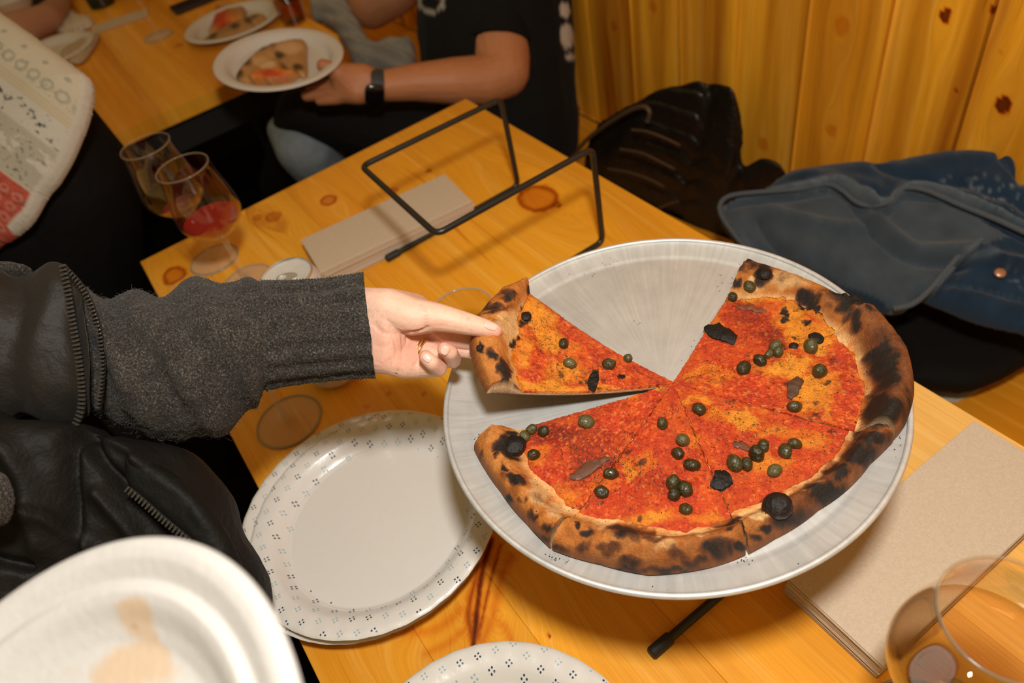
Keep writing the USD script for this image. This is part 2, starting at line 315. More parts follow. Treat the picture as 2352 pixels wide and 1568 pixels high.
# ------------------------------------------------------------------ wire stands and the aluminium pan
WIRE = plain('black_wire', (.013,.0125,.011), .36, var=.2, vs=200.)
RUBBER = plain('black_rubber', (.012,.012,.011), .6)
def stand(label, x0, x1, y0, y1, h):
    t = thing('pizza_stand', label, 'stand', ((x0+x1)/2, (y0+y1)/2, 0), group='black wire pizza stands')
    r = .0038
    obj('wire_frame', tube(bend_path([(x0+.004,y1,r+.0015), (x1,y1,r+.0015), (x1,y1,h), (x0+.014,y1+.007,h), (x0+.009,y0+.002,h), (x1,y0,h), (x1,y0,r+.0015), (x0+.004,y0,r+.0015)], .012, 7), r, 12), WIRE, t, smooth=40)
    for y in (y0, y1):
        obj('rubber_foot', tube([(x0-.002,y,.0053), (x0-.0005,y,.0053), (x0+.018,y,.0053), (x0+.0195,y,.0053)], [.004,.0053,.0053,.0046], 14), RUBBER, t, smooth=40, label='black rubber cap on the wire end')
    return t
stand('empty black wire pizza stand standing over the kraft napkins', .215, .441, .603, .796, .144)
stand('black wire pizza stand under the aluminium pan, one capped foot showing', .133, .362, .176, .372, .144)
PC = np.array([.248, .2816]); ZP = .1487
pan_n = {'g': ('geometry', {}), 'm': ('mapping', dict(location=(-PC[0], -PC[1], 0))), 'sx': ('separate_xyz', {}), 'at': ('math', dict(math_type='arctan2')), 'cx': ('combine_xyz', {}),
         'r2': ('vector_math', dict(math_type='length')) if False else ('math', dict(math_type='multiply')), 'yy': ('math', dict(math_type='multiply')), 'ad': ('math', dict(math_type='add')), 'sq': ('math', dict(math_type='sqrt')),
         'as': ('math', dict(math_type='multiply', value2=38.0)), 'rs': ('math', dict(math_type='multiply', value2=14.0)),
         'n': ('noise_texture', dict(scale=1.0, detail=5.0, roughness=.65)), 'n2': ('noise_texture', dict(scale=34.0, detail=4.0, roughness=.6)),
         'rr': ('rgb_ramp', {'ramp': [(.25, (.565,.575,.555)), (.55, (.615,.62,.60)), (.8, (.665,.67,.65))]}), 'r3': ('rgb_ramp', {'ramp': [(.3, (.9,.9,.9)), (.7, (1.06,1.06,1.06))]}),
         'x': ('mix_color', dict(blend_type='multiply', fac=1.0, use_clamp=False)), 'ro': ('map_range', dict(to_min=.34, to_max=.62)), 'b': ('bump', dict(distance=.0003, strength=.25)),
         'p': ('principled_bsdf', dict(metallic=.5, roughness=.45))}
pan_l = [('g.position', 'm.vector'), ('m.vector', 'sx.vector'), ('sx.y', 'at.value1'), ('sx.x', 'at.value2'), ('at.value', 'as.value1'), ('sx.x', 'r2.value1'), ('sx.x', 'r2.value2'), ('sx.y', 'yy.value1'), ('sx.y', 'yy.value2'),
         ('r2.value', 'ad.value1'), ('yy.value', 'ad.value2'), ('ad.value', 'sq.value1'), ('sq.value', 'rs.value1'), ('as.value', 'cx.x'), ('rs.value', 'cx.y'), ('cx.vector', 'n.vector'), ('g.position', 'n2.vector'),
         ('n.fac', 'rr.fac'), ('n2.fac', 'r3.fac'), ('rr.color', 'x.a'), ('r3.color', 'x.b'), ('x.result', 'p.base_color'), ('n.fac', 'ro.value'), ('ro.result', 'p.roughness'), ('n.fac', 'b.height'), ('b.normal', 'p.normal')]
ALU = M('scratched_aluminium', pan_n, pan_l)
t = thing('pizza_pan', 'large round aluminium pizza pan raised on the wire stand', 'pan', (PC[0], PC[1], .1475))
obj('pan_body', lathe([(0,ZP),(.08,ZP),(.1535,ZP),(.156,ZP+.0003),(.1580,ZP+.0014),(.160,ZP+.0018),(.170,ZP+.0045),(.1735,ZP+.0062),(.1735,ZP+.005),(.170,ZP+.0033),(.159,ZP+.0004),(.156,ZP-.0008),(.1535,ZP-.0012),(.08,ZP-.0012),(0,ZP-.0012)], 180, (PC[0],PC[1],0)), ALU, t, smooth=35)
a = np.arange(181)/180*2*np.pi
obj('rolled_rim', tube(np.stack([PC[0]+.1755*np.cos(a), PC[1]+.1755*np.sin(a), np.full(181, ZP+.0065)], 1), .0023, 10, cap=False), ALU, t, smooth=True)

# ------------------------------------------------------------------ the pizza
P0 = np.array([at(1545,885,.152)[0], at(1545,885,.152)[1], ZP+.0003])
OUT = [(1722,566,.172),(1830,598,.175),(1905,633,.176),(2018,690,.178),(2095,790,.176),(2107,890,.172),(2085,960,.164),(2050,1012,.156),(2000,1062,.153),(1880,1172,.150),(1780,1238,.150),(1720,1272,.150),(1600,1312,.150),(1490,1325,.150),(1380,1300,.150),(1270,1268,.150),(1210,1205,.150),(1150,1130,.150),(1115,1080,.151),(1088,1030,.153),(1092,1012,.160)]
INN = [(1680,692),(1750,690),(1820,690),(1900,755),(1955,800),(1985,880),(1972,970),(1915,1060),(1850,1108),(1760,1155),(1700,1180),(1620,1212),(1560,1222),(1480,1212),(1420,1198),(1310,1172),(1265,1130),(1215,1080),(1195,1035),(1205,1005)]
def polar(x, y):
    return math.hypot(x-P0[0], y-P0[1]), math.degrees(math.atan2(y-P0[1], x-P0[0]))
def wrapd(a):
    return np.where(np.asarray(a) > 60, np.asarray(a)-360, a)
def curve(pts, z=None):
    o = np.array([polar(*at(p[0], p[1], p[2] if len(p) > 2 else z)[:2]) for p in pts]); a = wrapd(o[:,1]); i = np.argsort(a)
    return lambda th: np.interp(th, a[i], o[i,0])
RO, RI = curve(OUT), curve(INN, .155)
def ang(px, py, z):
    return float(wrapd(polar(*at(px, py, z)[:2])[1]))
CUTS = [ang(1722,568,.172), ang(2012,690,.178), ang(2050,1003,.158), ang(1713,1268,.15), ang(1276,1256,.15), ang(1092,1012,.156)]
def blob(q, lst, soft=.55):
    w = np.zeros(len(q))
    for x, y, rx, ry, s in lst:
        d = np.hypot((q[:,0]-x)/rx, (q[:,1]-y)/ry); w = np.maximum(w, s*(1-sstep(soft, 1.9-soft, d)))
    return w
CHAR = [(1712,590,46,26,.95),(1755,628,20,30,1.05),(1690,650,16,12,.8),(1655,640,10,8,.8),(1770,600,22,12,.6),(1965,672,70,22,1.05),(2010,690,26,22,1.05),(1940,700,30,26,.9),(1960,735,26,30,.8),(1856,685,26,24,1.1),(1880,708,12,9,1),(1798,728,13,16,1.05),(1850,737,16,14,.95),(2030,845,46,70,1.0),(2085,760,30,50,.6),(2020,780,40,34,.6),(2025,942,56,40,1.15),(2085,930,20,60,.7),(2005,1008,46,22,1.0),(1975,1040,46,36,.9),(1925,1082,36,26,.75),(1895,1135,58,34,.95),(1820,1190,56,30,.75),(1755,1210,18,12,.85),(1730,1235,14,10,.7),
        (1445,1222,50,24,.85),(1500,1232,34,14,.6),(1660,1197,46,14,1.0),(1350,1225,20,15,.85),(1320,1210,8,7,.9),(1652,1262,46,26,.75),(1400,1262,30,20,.6),(1450,1290,40,16,.6),(1560,1270,40,22,.5),(1600,1290,40,14,.6),(1340,1262,24,14,.5),(1290,1262,20,10,.7),(1530,1312,90,10,.7),(1420,1305,60,9,.8),(1700,1262,20,14,.7),
        (1175,1026,42,24,1.1),(1183,1098,20,18,.85),(1163,1074,14,9,.7),(1167,1148,13,11,.95),(1145,1052,10,9,.7),(1222,1190,10,16,.7),(1258,1205,14,12,.6),(1110,1040,10,14,.5),(1200,1140,10,10,.5),(1240,1230,30,10,.6),
        (1206,727,17,20,1.1),(1170,682,18,13,.7),(1222,672,18,12,.8),(1135,706,34,12,.65),(1128,812,18,18,.8),(1157,846,18,26,.8),(1160,872,10,20,.8),(1103,798,7,16,1.1),(1186,784,9,9,.9),(1178,890,18,8,.7)]
PALE = [(1240,1125,26,36,1),(1290,1168,34,18,.9),(1390,1198,40,12,1),(1470,1212,60,10,1),(1570,1222,60,8,.9),(1730,1180,36,10,1),(1850,1112,40,16,1),(1905,1068,34,24,.9),(1960,1000,22,34,.9),(1985,930,10,60,.8),(1935,795,26,26,.9),(1800,640,60,20,.7),(1735,655,26,14,.8),(1180,755,26,30,.9),(1165,735,22,16,.7),(1185,870,16,24,.7),(1530,1255,30,14,.6)]
YEL = [(1740,672,60,34,1),(1822,735,44,56,1),(1690,650,40,30,.9),(1880,770,60,34,.9),(1800,842,70,26,.8),(1860,905,46,52,.85),(1905,905,20,70,.7),(1630,858,60,18,.6),(1690,955,70,26,.9),(1800,985,60,22,.7),(1610,922,40,12,.6),(1870,1015,46,30,.8),(1760,1060,60,24,.7),(1470,1062,40,22,.5),(1445,1085,14,20,.9),(1395,1110,40,20,.4),(1590,1015,20,10,.5),(1300,1060,40,20,.3),(1240,1040,30,26,.7),(1300,1130,40,24,.5),(1480,1190,90,16,.7),(1620,1195,80,14,.6),
       (1240,720,46,40,1),(1262,765,34,44,.9),(1200,800,30,50,.8),(1290,850,50,34,.75),(1250,890,70,18,.9),(1380,900,90,14,.9),(1350,870,30,20,.6),(1310,800,24,20,.5),(1500,896,40,8,.8),(1640,745,24,30,.6)]
DKR = [(1270,1000,60,22,.9),(1360,1010,60,26,.6),(1790,770,60,26,.8),(1720,730,50,22,.7),(1370,1060,60,30,.7),(1500,1105,50,26,.5)]
BROWN = [(2050,820,110,160,1.0),(2000,700,120,50,.8),(1960,1070,120,90,.95),(1850,1170,130,70,.85),(1740,1230,60,40,.5),(1420,1280,160,40,.45),(1640,1250,80,50,.45),(1720,590,60,40,.5)]
def warp(q, P, a, s):
    return q+a*np.stack([fbm(P, s, 4, 61)-.5, fbm(P, s, 4, 77)-.5], 1)*2
def crust_tint(q, P, cq, seed):
    """cq: 0 at the sauce, 1 at the rim. The bake marks of the dough itself."""
    q = warp(q, P, 22, 130); n1, n2, n3 = fbm(P, 38, 4, seed), fbm(P, 120, 4, seed+5), fbm(P, 420, 3, seed+9)
    pale, gold, tan = np.array([.68,.42,.175]), np.array([.44,.135,.018]), np.array([.50,.19,.040])
    brown, black = np.array([.155,.048,.014]), np.array([.016,.011,.008])
    g = sstep(.36, .60, n1*.45+n2*.55)[:,None]; c = tan*(1-g)+gold*g
    w = np.clip(np.maximum(blob(q, PALE)*1.15, (1-sstep(.08, .26, cq))*.7)*(.6+.8*n2), 0, 1)[:,None]; c = c*(1-w)+pale*(.8+.4*n2[:,None])*w
    b = np.clip(blob(q, BROWN)*(.35+1.2*n1), 0, .92)*(1-.85*w[:,0]); b = np.maximum(b, .8*sstep(.47, .68, n1*.3+n2*.5+n3*.2)*sstep(.12, .4, cq)); b = np.maximum(b, .8*sstep(.86, 1.0, cq)); b = b[:,None]; c = c*(1-b)+brown*b
    k = np.clip(blob(q, CHAR, .25)*(.45+1.05*n2)*(.7+.6*n3), 0, 1); k = sstep(.10, .85, k)[:,None]; m = c*(1-sstep(0,.55,k))+brown*.8*sstep(0,.55,k); c = m*(1-sstep(.45,1,k))+black*sstep(.45,1,k)
    o = ((1-sstep(-.06, .13, cq+.5*(n2-.5)))*.85*(1-.75*w[:,0]))[:,None]; c = c*(1-o)+np.array([.66,.17,.014])*(.7+.6*n3[:,None])*o
    return c*(.62+.76*n3)[:,None]
def sauce_tint(q, P, cq, seed):
    q = warp(q, P, 34, 90); n1, n2, n3 = fbm(P, 45, 4, seed+20), fbm(P, 160, 4, seed+25), fbm(P, 560, 3, seed+31)
    red, rust, orange, yel = np.array([.56,.046,.009]), np.array([.27,.018,.004]), np.array([.64,.12,.007]), np.array([.78,.27,.018])
    g = sstep(.44, .62, n1*.5+n2*.5)[:,None]; c = red*(1-.4*g)+orange*.4*g
    d = (blob(q, DKR)*(.4+.9*n2))[:,None].clip(0,1); c = c*(1-d)+rust*d
    y = np.clip(blob(q, YEL)*(.35+1.25*n1)+.25*(n2-.5), 0, 1); y = np.maximum(y, .7*sstep(-.10, .04, cq+.34*(n2-.5)))
    h = sstep(.12, .5, y)[:,None]; c = c*(1-h)+orange*h; h = sstep(.45, .95, y)[:,None]; c = c*(1-h)+yel*h
    k = sstep(.3, .85, blob(q, [b for b in CHAR if (b[0], b[1]) in ((1856,685),(1880,708),(1798,728),(1850,737),(1206,727),(1186,784))])*(.6+.8*n2))[:,None]; c = c*(1-k)+np.array([.02,.012,.008])*k
    bs = (sstep(.66, .74, fbm(P, 150, 3, seed+50))*sstep(.45, .6, fbm(P, 30, 2, seed+52)))[:,None]*.85; c = c*(1-bs)+np.array([.05,.018,.007])*bs
    p = sstep(.58, .74, n3)[:,None]*.6; c = c*(1-p)+np.array([.78,.24,.045])*p
    return c*(.64+.6*n2)[:,None]*(1-.4*sstep(.40, .27, n3))[:,None]
CRUST = painted('baked_crust', .66, (700., .0010), .3, .30, 1300.)
SAUCE = painted('tomato_sauce', .17, (560., .0017), .45, .34, 950.)
CAPER = M('caper_green', {'o': ('object_info', {}), 'g': ('geometry', {}), 'n': ('noise_texture', dict(scale=520.0, detail=4.0)), 'a': ('math', dict(math_type='multiply_add', value2=.6)), 'h': ('math', dict(math_type='multiply', value2=.55)),
         'r': ('rgb_ramp', {'ramp': [(.15, (.009,.0075,.002)), (.5, (.034,.028,.006)), (.9, (.10,.088,.03))]}), 'p': ('principled_bsdf', dict(roughness=.38, coat_weight=.2, coat_roughness=.15)), 'b': ('bump', dict(distance=.0012, strength=1.0))},
         [('g.position', 'n.vector'), ('o.random', 'h.value1'), ('n.fac', 'a.value1'), ('h.value', 'a.value3'), ('a.value', 'r.fac'), ('r.color', 'p.base_color'), ('n.fac', 'b.height'), ('b.normal', 'p.normal')])
HERB = M('dried_herb', {'g': ('geometry', {}), 'r': ('rgb_ramp', {'ramp': [(0, (.012,.008,.004)), (.3, (.045,.026,.007)), (.6, (.11,.075,.016)), (.85, (.26,.18,.05)), (1, (.60,.42,.17))]}), 'p': ('principled_bsdf', dict(roughness=.55))},
         [('g.random_per_island', 'r.fac'), ('r.color', 'p.base_color')])
CHARM = painted('charred_dough', .5, (300., .0012), .3, .5, 500.)
FISH = painted('anchovy', .36, (900., .0006), .35, .4, 900., coat=.1)
HERBC = [(1245,745,26,30,60),(1262,790,30,26,60),(1285,850,40,30,70),(1390,860,50,26,30),(1500,880,30,12,20),(1290,1000,50,16,90),(1335,1035,50,20,60),(1420,1010,60,26,60),(1400,1060,50,22,80),(1470,1080,50,30,60),(1530,1105,60,26,60),(1350,1105,60,24,40),(1720,725,50,26,90),(1770,768,50,20,80),(1700,770,40,20,40),(1650,850,60,26,50),(1800,830,80,30,50),(1600,870,50,26,50),(1660,940,70,30,50),(1740,980,70,30,40),(1860,980,50,30,30),(1790,1090,50,26,30),(1870,1060,40,26,30),(1690,1000,60,30,40),(1600,1060,50,40,40),(1470,1140,70,26,40),(1940,1010,40,40,40),(1880,840,60,60,30),(1560,960,60,30,30),(1690,690,30,14,20)]
CAPERS = [(1294,792,13),(1307,838,14),(1397,840,14),(1441,826,11),(1527,860,12),(1722,660,13),(1667,675,12),(1683,686,12),(1780,800,15),(1785,813,13),(1766,817,11),(1745,831,14),(1862,801,17),(1708,849,16),(1882,857,17),(1823,938,16),(1605,943,15),(1522,976,14),(1568,1014,16),(1557,1044,15),(1589,1072,17),(1688,1070,19),(1715,1069,15),(1736,1046,18),(1753,1028,15),(1803,1039,17),(1826,1023,15),(1780,1084,16),(1546,1112,17),(1574,1127,17),(1549,1138,16),(1575,1171,15),(1222,990,13),(1208,1006,13),(1249,994,13),(1348,972,17),(1228,1047,14),(1403,1092,16),(1383,1133,15)]
rng = np.random.default_rng(7)
caper_shapes = []
for k in range(5):
    s = trimesh.creation.icosphere(subdivisions=3); v = s.vertices.copy(); th = np.arctan2(v[:,1], v[:,0])
    v *= (1+.05*np.cos(5*th+k)*(1-np.abs(v[:,2]))+.10*(fbm(v+k*7, 1.6, 3)-.5)-.10*sstep(.75, 1, v[:,2]))[:,None]; v[:,2] *= .86+.08*k/4; v[:,0] *= 1.16
    caper_shapes.append((v, np.array(s.faces)))
SN = [0]
def make_slice(label, place, t0, t1, ro, ri, seed, bubbles=(), fish=(), chars=(), hc=.0165, so=.08, nt=140, nr=180):
    """place(r, th, h) -> point; th in degrees for a lying slice, 0..1 for the lifted one"""
    tt = np.linspace(0, 1, nt); ths = t0+(t1-t0)*tt
    Ro, Ri = ro(ths), ri(ths)
    s = np.r_[np.linspace(.003, .86, int(nr*.7)), np.linspace(.86, 1, nr-int(nr*.7)+1)[1:]**1.0]
    R = s[:,None]*Ro[None,:]; TH = np.repeat(ths[None,:], nr, 0)
    jit = .0015*np.stack([fbm(np.stack([s*22+seed+e*5, s*0, s*0], 1), 4, 4)-.5 for e in (0, 1)], 1)*2
    wj = np.stack([1-sstep(0, .06, tt), sstep(.94, 1, tt)], 1)          # ragged cut edges
    flat = np.stack([R*np.cos(np.radians(TH)) if abs(t1-t0) > 2 else R*np.cos(TH*.8), R*np.sin(np.radians(TH)) if abs(t1-t0) > 2 else R*np.sin(TH*.8), 0*R], -1).reshape(-1, 3)+seed*.37
    q = (R-Ri)/(Ro-Ri)
    lump = fbm(flat, 24, 3, seed).reshape(R.shape); fine = fbm(flat, 110, 4, seed+3).reshape(R.shape); vf = fbm(flat, 420, 2, seed+8).reshape(R.shape)
    base = .0042+.0016*(lump-.5)+.0012*(fine-.5)
    qc = np.clip(q, 0, 1); prof = np.where(qc < .55, sstep(-.04, .55, qc)-sstep(-.04, .55, np.zeros(1)), np.sqrt(np.clip(1-((qc-.55)/.45)**2, 0, 1)))
    hcv = hc(ths)[None,:] if callable(hc) else hc
    Hh = base*np.where(qc > .9, 1-(qc-.9)*7, 1)+prof*hcv*(.62+.75*lump)+prof*.0024*(fine-.5)*2+.0003*(vf-.5)*sstep(0, .1, q)
    Hh = np.maximum(Hh, .0006)
    dj = (jit[:,:1]*wj[None,:,0]+jit[:,1:]*wj[None,:,1])
    if abs(t1-t0) > 2: TH = TH+.26*sstep(0, .5, q)*(wj[None,:,0]-wj[None,:,1])
    top = place(R, TH+dj/np.maximum(R, .01)*(57.3 if abs(t1-t0) > 2 else .8), Hh); bot = place(R*np.where(s > .97, .985, 1)[:,None], TH, Hh*0)
    rows = [0, .18, .5, .82, 1]
    bs_ = bot[::12 if nr % 12 == 1 else 1, ::1] if False else bot[np.unique(np.r_[0:nr:20, nr-1])][:, np.unique(np.r_[0:nt:10, nt-1])]; V = [top.reshape(-1,3), bs_.reshape(-1,3)]; nT = nr*nt; nB = len(V[1])
    F = [grid_faces(nr, nt), grid_faces(*bs_.shape[:2])[:, ::-1]+nT]; botf_ = bot.reshape(-1,3)
    pxy = pix(V[0]); ct = crust_tint(pxy, flat, q.ravel(), seed)
    bt = np.tile([.10,.045,.018], (nB, 1)); C = [ct, bt]; off = nT+nB
    idx = np.arange(nT).reshape(nr, nt)
    for ring, outer in ((idx[:,0], 0), (idx[::-1,-1], 0), (idx[-1,:], 1), (idx[0,::-1], 0)):
        a, bb = V[0][ring], botf_[ring]
        wall = np.stack([a*(1-x)+bb*x for x in rows]); w = len(rows); n = len(ring)
        V.append(wall.reshape(-1,3)); F.append(grid_faces(w, n)+off); off += w*n
        crumb = np.stack([np.tile([.72,.50,.29], (n,1))*(.7+.6*fbm(a, 300, 2, seed))[:,None]]*w); crumb[0] = ct[ring]*.9; crumb[1] = crumb[1]*.3+ct[ring]*.5; crumb[-1] = (.06,.028,.014); crumb[-2] = crumb[-2]*.6
        if outer: crumb[:] = np.stack([ct[ring]*(1-.5*x) for x in rows])
        C.append(crumb.reshape(-1,3))
    V, F, C = np.vstack(V), np.vstack(F), np.vstack(C)
    tm = trimesh.Trimesh(V, F, process=False)
    n0 = np.cross(V[F[:(nr-1)*(nt-1),1]]-V[F[:(nr-1)*(nt-1),0]], V[F[:(nr-1)*(nt-1),2]]-V[F[:(nr-1)*(nt-1),0]]).sum(0)
    if n0[2] < 0: F = F[:, ::-1]
    t = thing('pizza_slice', label, 'pizza slice', V[:nT].mean(0)*[1,1,0]+[0,0,V[:,2].min()], group='slices of the cut pizza')
    obj('crust', (V, F), CRUST, t, smooth=True, attrs={'tint': C})
    # sauce
    ns = int(nr*.8); s2 = np.linspace(.004, 1, ns); Rs = Ri+(Ro-Ri)*(so+.32*(fbm(np.stack([tt*14, tt*0, tt*0+seed], 1), 1, 4)-.5))
    R2 = s2[:,None]*Rs[None,:]; TH2 = np.repeat(ths[None,:], ns, 0); q2 = (R2-Ri)/(Ro-Ri)*1.0
    col = np.clip(np.searchsorted(s, (R2/Ro[None,:]).ravel()).reshape(R2.shape), 0, nr-1); hb = Hh[col, np.arange(nt)[None,:]]
    fl2 = np.stack([R2*np.cos(np.radians(TH2)) if abs(t1-t0) > 2 else R2*np.cos(TH2*.8), R2*np.sin(np.radians(TH2)) if abs(t1-t0) > 2 else R2*np.sin(TH2*.8), 0*R2], -1).reshape(-1,3)+seed*.37
    wob = fbm(fl2, 200, 3, seed+40).reshape(R2.shape)
    edge = np.minimum(1, (1-s2)[:,None]*14)*np.minimum(1, np.minimum(tt, 1-tt)[None,:]*30+.25)
    H2 = hb+(.0007+.0020*(wob-.25)+.0006*(fbm(fl2, 600, 2, seed+44).reshape(R2.shape)-.5))*edge+.0002
    djs = dj[np.clip(np.searchsorted(s, s2), 0, nr-1)]
    st = place(R2, TH2+djs/np.maximum(R2, .01)*(57.3 if abs(t1-t0) > 2 else .8), H2); sb = place(R2, TH2, hb*.6)
    ii = np.arange(ns*nt).reshape(ns, nt); ring = np.r_[ii[:-1,0], ii[-1,:-1], ii[:0:-1,-1], ii[0,:0:-1]]; r2 = np.roll(ring, -1); m_ = ns*nt; kk_ = m_+np.arange(len(ring)); k2_ = np.roll(kk_, -1)
    SV = np.vstack([st.reshape(-1,3), sb.reshape(-1,3)[ring]])
    SF = np.vstack([grid_faces(ns, nt), np.stack([ring, kk_, k2_], 1), np.stack([ring, k2_, r2], 1)])
    if n0[2] < 0: SF = SF[:, ::-1]
    sc = sauce_tint(pix(SV[:m_]), fl2, q2.ravel(), seed)
    obj('tomato_sauce', (SV, SF), SAUCE, t, smooth=True, attrs={'tint': np.vstack([sc, sc[ring]])})
    surf = np.vstack([SV[:m_], V[:nT][q.ravel() > -.02]]); tree = cKDTree(pix(surf))
    ne = surf.mean(0); up = np.array([0,0,1.])
    if abs(t1-t0) <= 2: up = place(np.array([.1]), np.array([.5]), np.array([.01]))[0]-place(np.array([.1]), np.array([.5]), np.array([0.]))[0]; up /= np.linalg.norm(up)
    def on(x, y):
        d, i = tree.query((x, y)); return d, surf[i]
    for j, (x, y, r) in enumerate(CAPERS):
        d, p = on(x, y)
        if d > 3.5 or j in SLICED: continue
        SLICED.add(j); rr = r*1.0*(-(p-EYE) @ BACK)/FPX; v, f = caper_shapes[j % 5]
        Rm = trimesh.transformations.random_rotation_matrix(rng.random(3))[:3,:3]
        obj('caper', ((v*rr) @ Rm.T+p+up*rr*.45+(-up*0), f), CAPER, t, smooth=True)
    vs, fs, n = [], [], 0
    for (x, y, rx, ry, cnt) in HERBC+[(x, y, 60, 60, 16) for x in range(1250, 2000, 90) for y in range(680, 1200, 90)]:
        for _ in range(int(cnt*2.2)):
            g = rng.normal(0, .6, 2); X, Y = x+g[0]*rx, y+g[1]*ry; d, p = on(X, Y)
            sz = rng.uniform(.00028, .0008)*(1 if rng.random() > .12 else 1.6); az, tl = rng.uniform(0, 6.28), rng.normal(0, .35, 2); asp = rng.uniform(.35, .8); thk = sz*.3
            if d > 1.6: continue
            e1 = np.array([np.cos(az), np.sin(az), tl[0]]); e1 -= up*(e1@up)*.8; e1 /= np.linalg.norm(e1); e2 = np.cross(up+np.r_[tl*.3, 0], e1); e2 /= np.linalg.norm(e2); e3 = np.cross(e1, e2)
            c = p+up*.0005; vs.append(c+np.array([e1*sz, e2*sz*asp*.6, -e1*sz*.8, -e2*sz*asp*.6, e3*thk, -e3*thk])); fs.append(np.array([[0,1,4],[1,2,4],[2,3,4],[3,0,4],[1,0,5],[2,1,5],[3,2,5],[0,3,5]])+n); n += 6
    if vs: obj('dried_herbs', (np.vstack(vs), np.vstack(fs)), HERB, t, kind='stuff', label='flakes of dried oregano and char specks')
    for (x, y, r, flat_) in bubbles:
        d, p = on(x, y); d2, i2 = cKDTree(pix(V[:nT])).query((x, y)); p = V[:nT][i2]; rr = r*(-(p-EYE) @ BACK)/FPX
        s_ = trimesh.creation.icosphere(subdivisions=4); v = s_.vertices*(1+.35*(fbm(s_.vertices+x, 1.5, 4)-.5))[:,None]*rr; v = v*[1,1,flat_]+p+up*rr*.12*0
        tc = np.tile([.009,.0065,.005], (len(v),1))*(.6+1.1*fbm(v, 260, 3))[:,None]; lo = (1-sstep(-.2, .45, (v-p)[:,2]/rr/flat_))[:,None]*.6; tc = tc*(1-lo)+np.array([.07,.024,.008])*lo
        obj('char_bubble', (v, np.array(s_.faces)), CHARM, t, smooth=True, attrs={'tint': tc}, label='burnt black dough bubble')
    for (xa, ya, xb, yb, r, colr) in fish:
        pts = [on(xa+(xb-xa)*k, ya+(yb-ya)*k)[1]+up*.0012 for k in np.linspace(0, 1, 7)]; D_ = (-(pts[0]-EYE) @ BACK)/FPX
        path = smooth_path(np.array(pts)+rng.normal(0, .0006, (7,3))*[1,1,.2], 5); k = np.linspace(0, 1, len(path)); v, f = tube(path, r*D_*(.35+.75*np.sin(np.pi*k**.7))*(1+.06*np.sin(k*19)), 12); c_ = v.mean(0); v = v-up*(((v-c_)@up)[:,None])*.68-up*.0006
        v = v+(fbm(v, 320, 3)-.5)[:,None]*.0018
        obj('anchovy', (v, f), FISH, t, smooth=True, attrs={'tint': np.array(colr)*.7*(.4+1.2*fbm(v, 300, 3))[:,None]}, label='browned anchovy fillet')
    for (xa, ya, xb, yb, r) in chars:
        pts = [on(xa+(xb-xa)*k, ya+(yb-ya)*k)[1]+up*.001 for k in np.linspace(0, 1, 7)]; D_ = (-(pts[0]-EYE) @ BACK)/FPX
        path = smooth_path(np.array(pts), 5); k = np.linspace(0, 1, len(path)); v, f = tube(path, r*D_*(.55+.5*np.sin(np.pi*k)), 14); c = v.mean(0); v = v+up*((v-c)@up)[:,None]*-.72
        v = v+(fbm(v, 230, 4)-.5)[:,None]*.0034
        obj('burnt_basil_leaf', (v, f), CHARM, t, smooth=True, attrs={'tint': np.tile([.007,.006,.005], (len(v),1))*(.5+1.4*fbm(v, 500, 3))[:,None]}, label='blackened crisp leaf')
    return t
SLICED = set()
def lying(R, TH, Hh):
    x, y = P0[0]+R*np.cos(np.radians(TH)), P0[1]+R*np.sin(np.radians(TH)); rr = np.hypot(x-PC[0], y-PC[1])
    return np.stack([x, y, P0[2]+Hh+np.interp(rr, [.150,.1535,.156,.160,.170,.1735,.178,.2], [0,.0002,.0006,.0022,.0050,.0068,.0095,.0105])], -1)
A0, B0 = at(1110,903,.198), at(1190,663,.193)
ua, ub = A0-P0, B0-P0; La, Lb = np.linalg.norm(ua), np.linalg.norm(ub); ua, ub = ua/La, ub/Lb; up_a = np.cross(ub, ua); up_a /= np.linalg.norm(up_a)
if up_a[2] < 0: up_a = -up_a
om = math.acos(ua @ ub)
def lifted(R, TH, Hh):
    R, TH, Hh = np.broadcast_arrays(R, TH, Hh)
    d = (np.sin((1-TH)*om)[...,None]*ua+np.sin(TH*om)[...,None]*ub)/math.sin(om)
    k = R/La; sag = -.0065*np.sin(np.pi*np.clip(k, 0, 1))-.006*np.maximum(0, k-.8)
    return P0+np.array([0,0,.0006])+d*R[...,None]+up_a*(Hh+sag)[...,None]
ro_a = lambda t: np.interp(t, [0,.12,.35,.6,.85,1], [La*.985, La*1.02, La*1.075, La*1.09, Lb*1.05, Lb*.99])
ri_a = lambda t: np.interp(t, [0,.15,.35,.55,.75,1], [.122,.124,.128,.126,.134,.142])
make_slice('pizza slice lifted off the pan by the hand', lifted, 0., 1., ro_a, ri_a, 3, bubbles=[(1206,727,15,.6),(1103,800,9,.9)], chars=[(1368,852,1357,898,12),(1420,862,1432,868,8),(1536,892,1556,889,5)], hc=.0145)
G = .14
make_slice('pizza slice beside the empty part of the pan, with a burnt tip at its crust', lying, CUTS[1]+G*.6, CUTS[0], RO, RI, 5, bubbles=[(1757,628,17,.7)], fish=[(1690,702,1760,716,9,(.26,.07,.03))], chars=[(1622,750,1690,782,22),(1650,762,1680,776,20),(1940,664,2018,692,10)], hc=.0135)
make_slice('pizza slice with the broadest blackened crust, at the right of the pan', lying, CUTS[2]+G, CUTS[1]-G*.6, RO, RI, 9, bubbles=[(1856,686,19,.7),(1799,728,12,.7),(1850,737,13,.5)], fish=[(1832,866,1816,918,14,(.12,.06,.035))], hc=.0205, so=-.02)
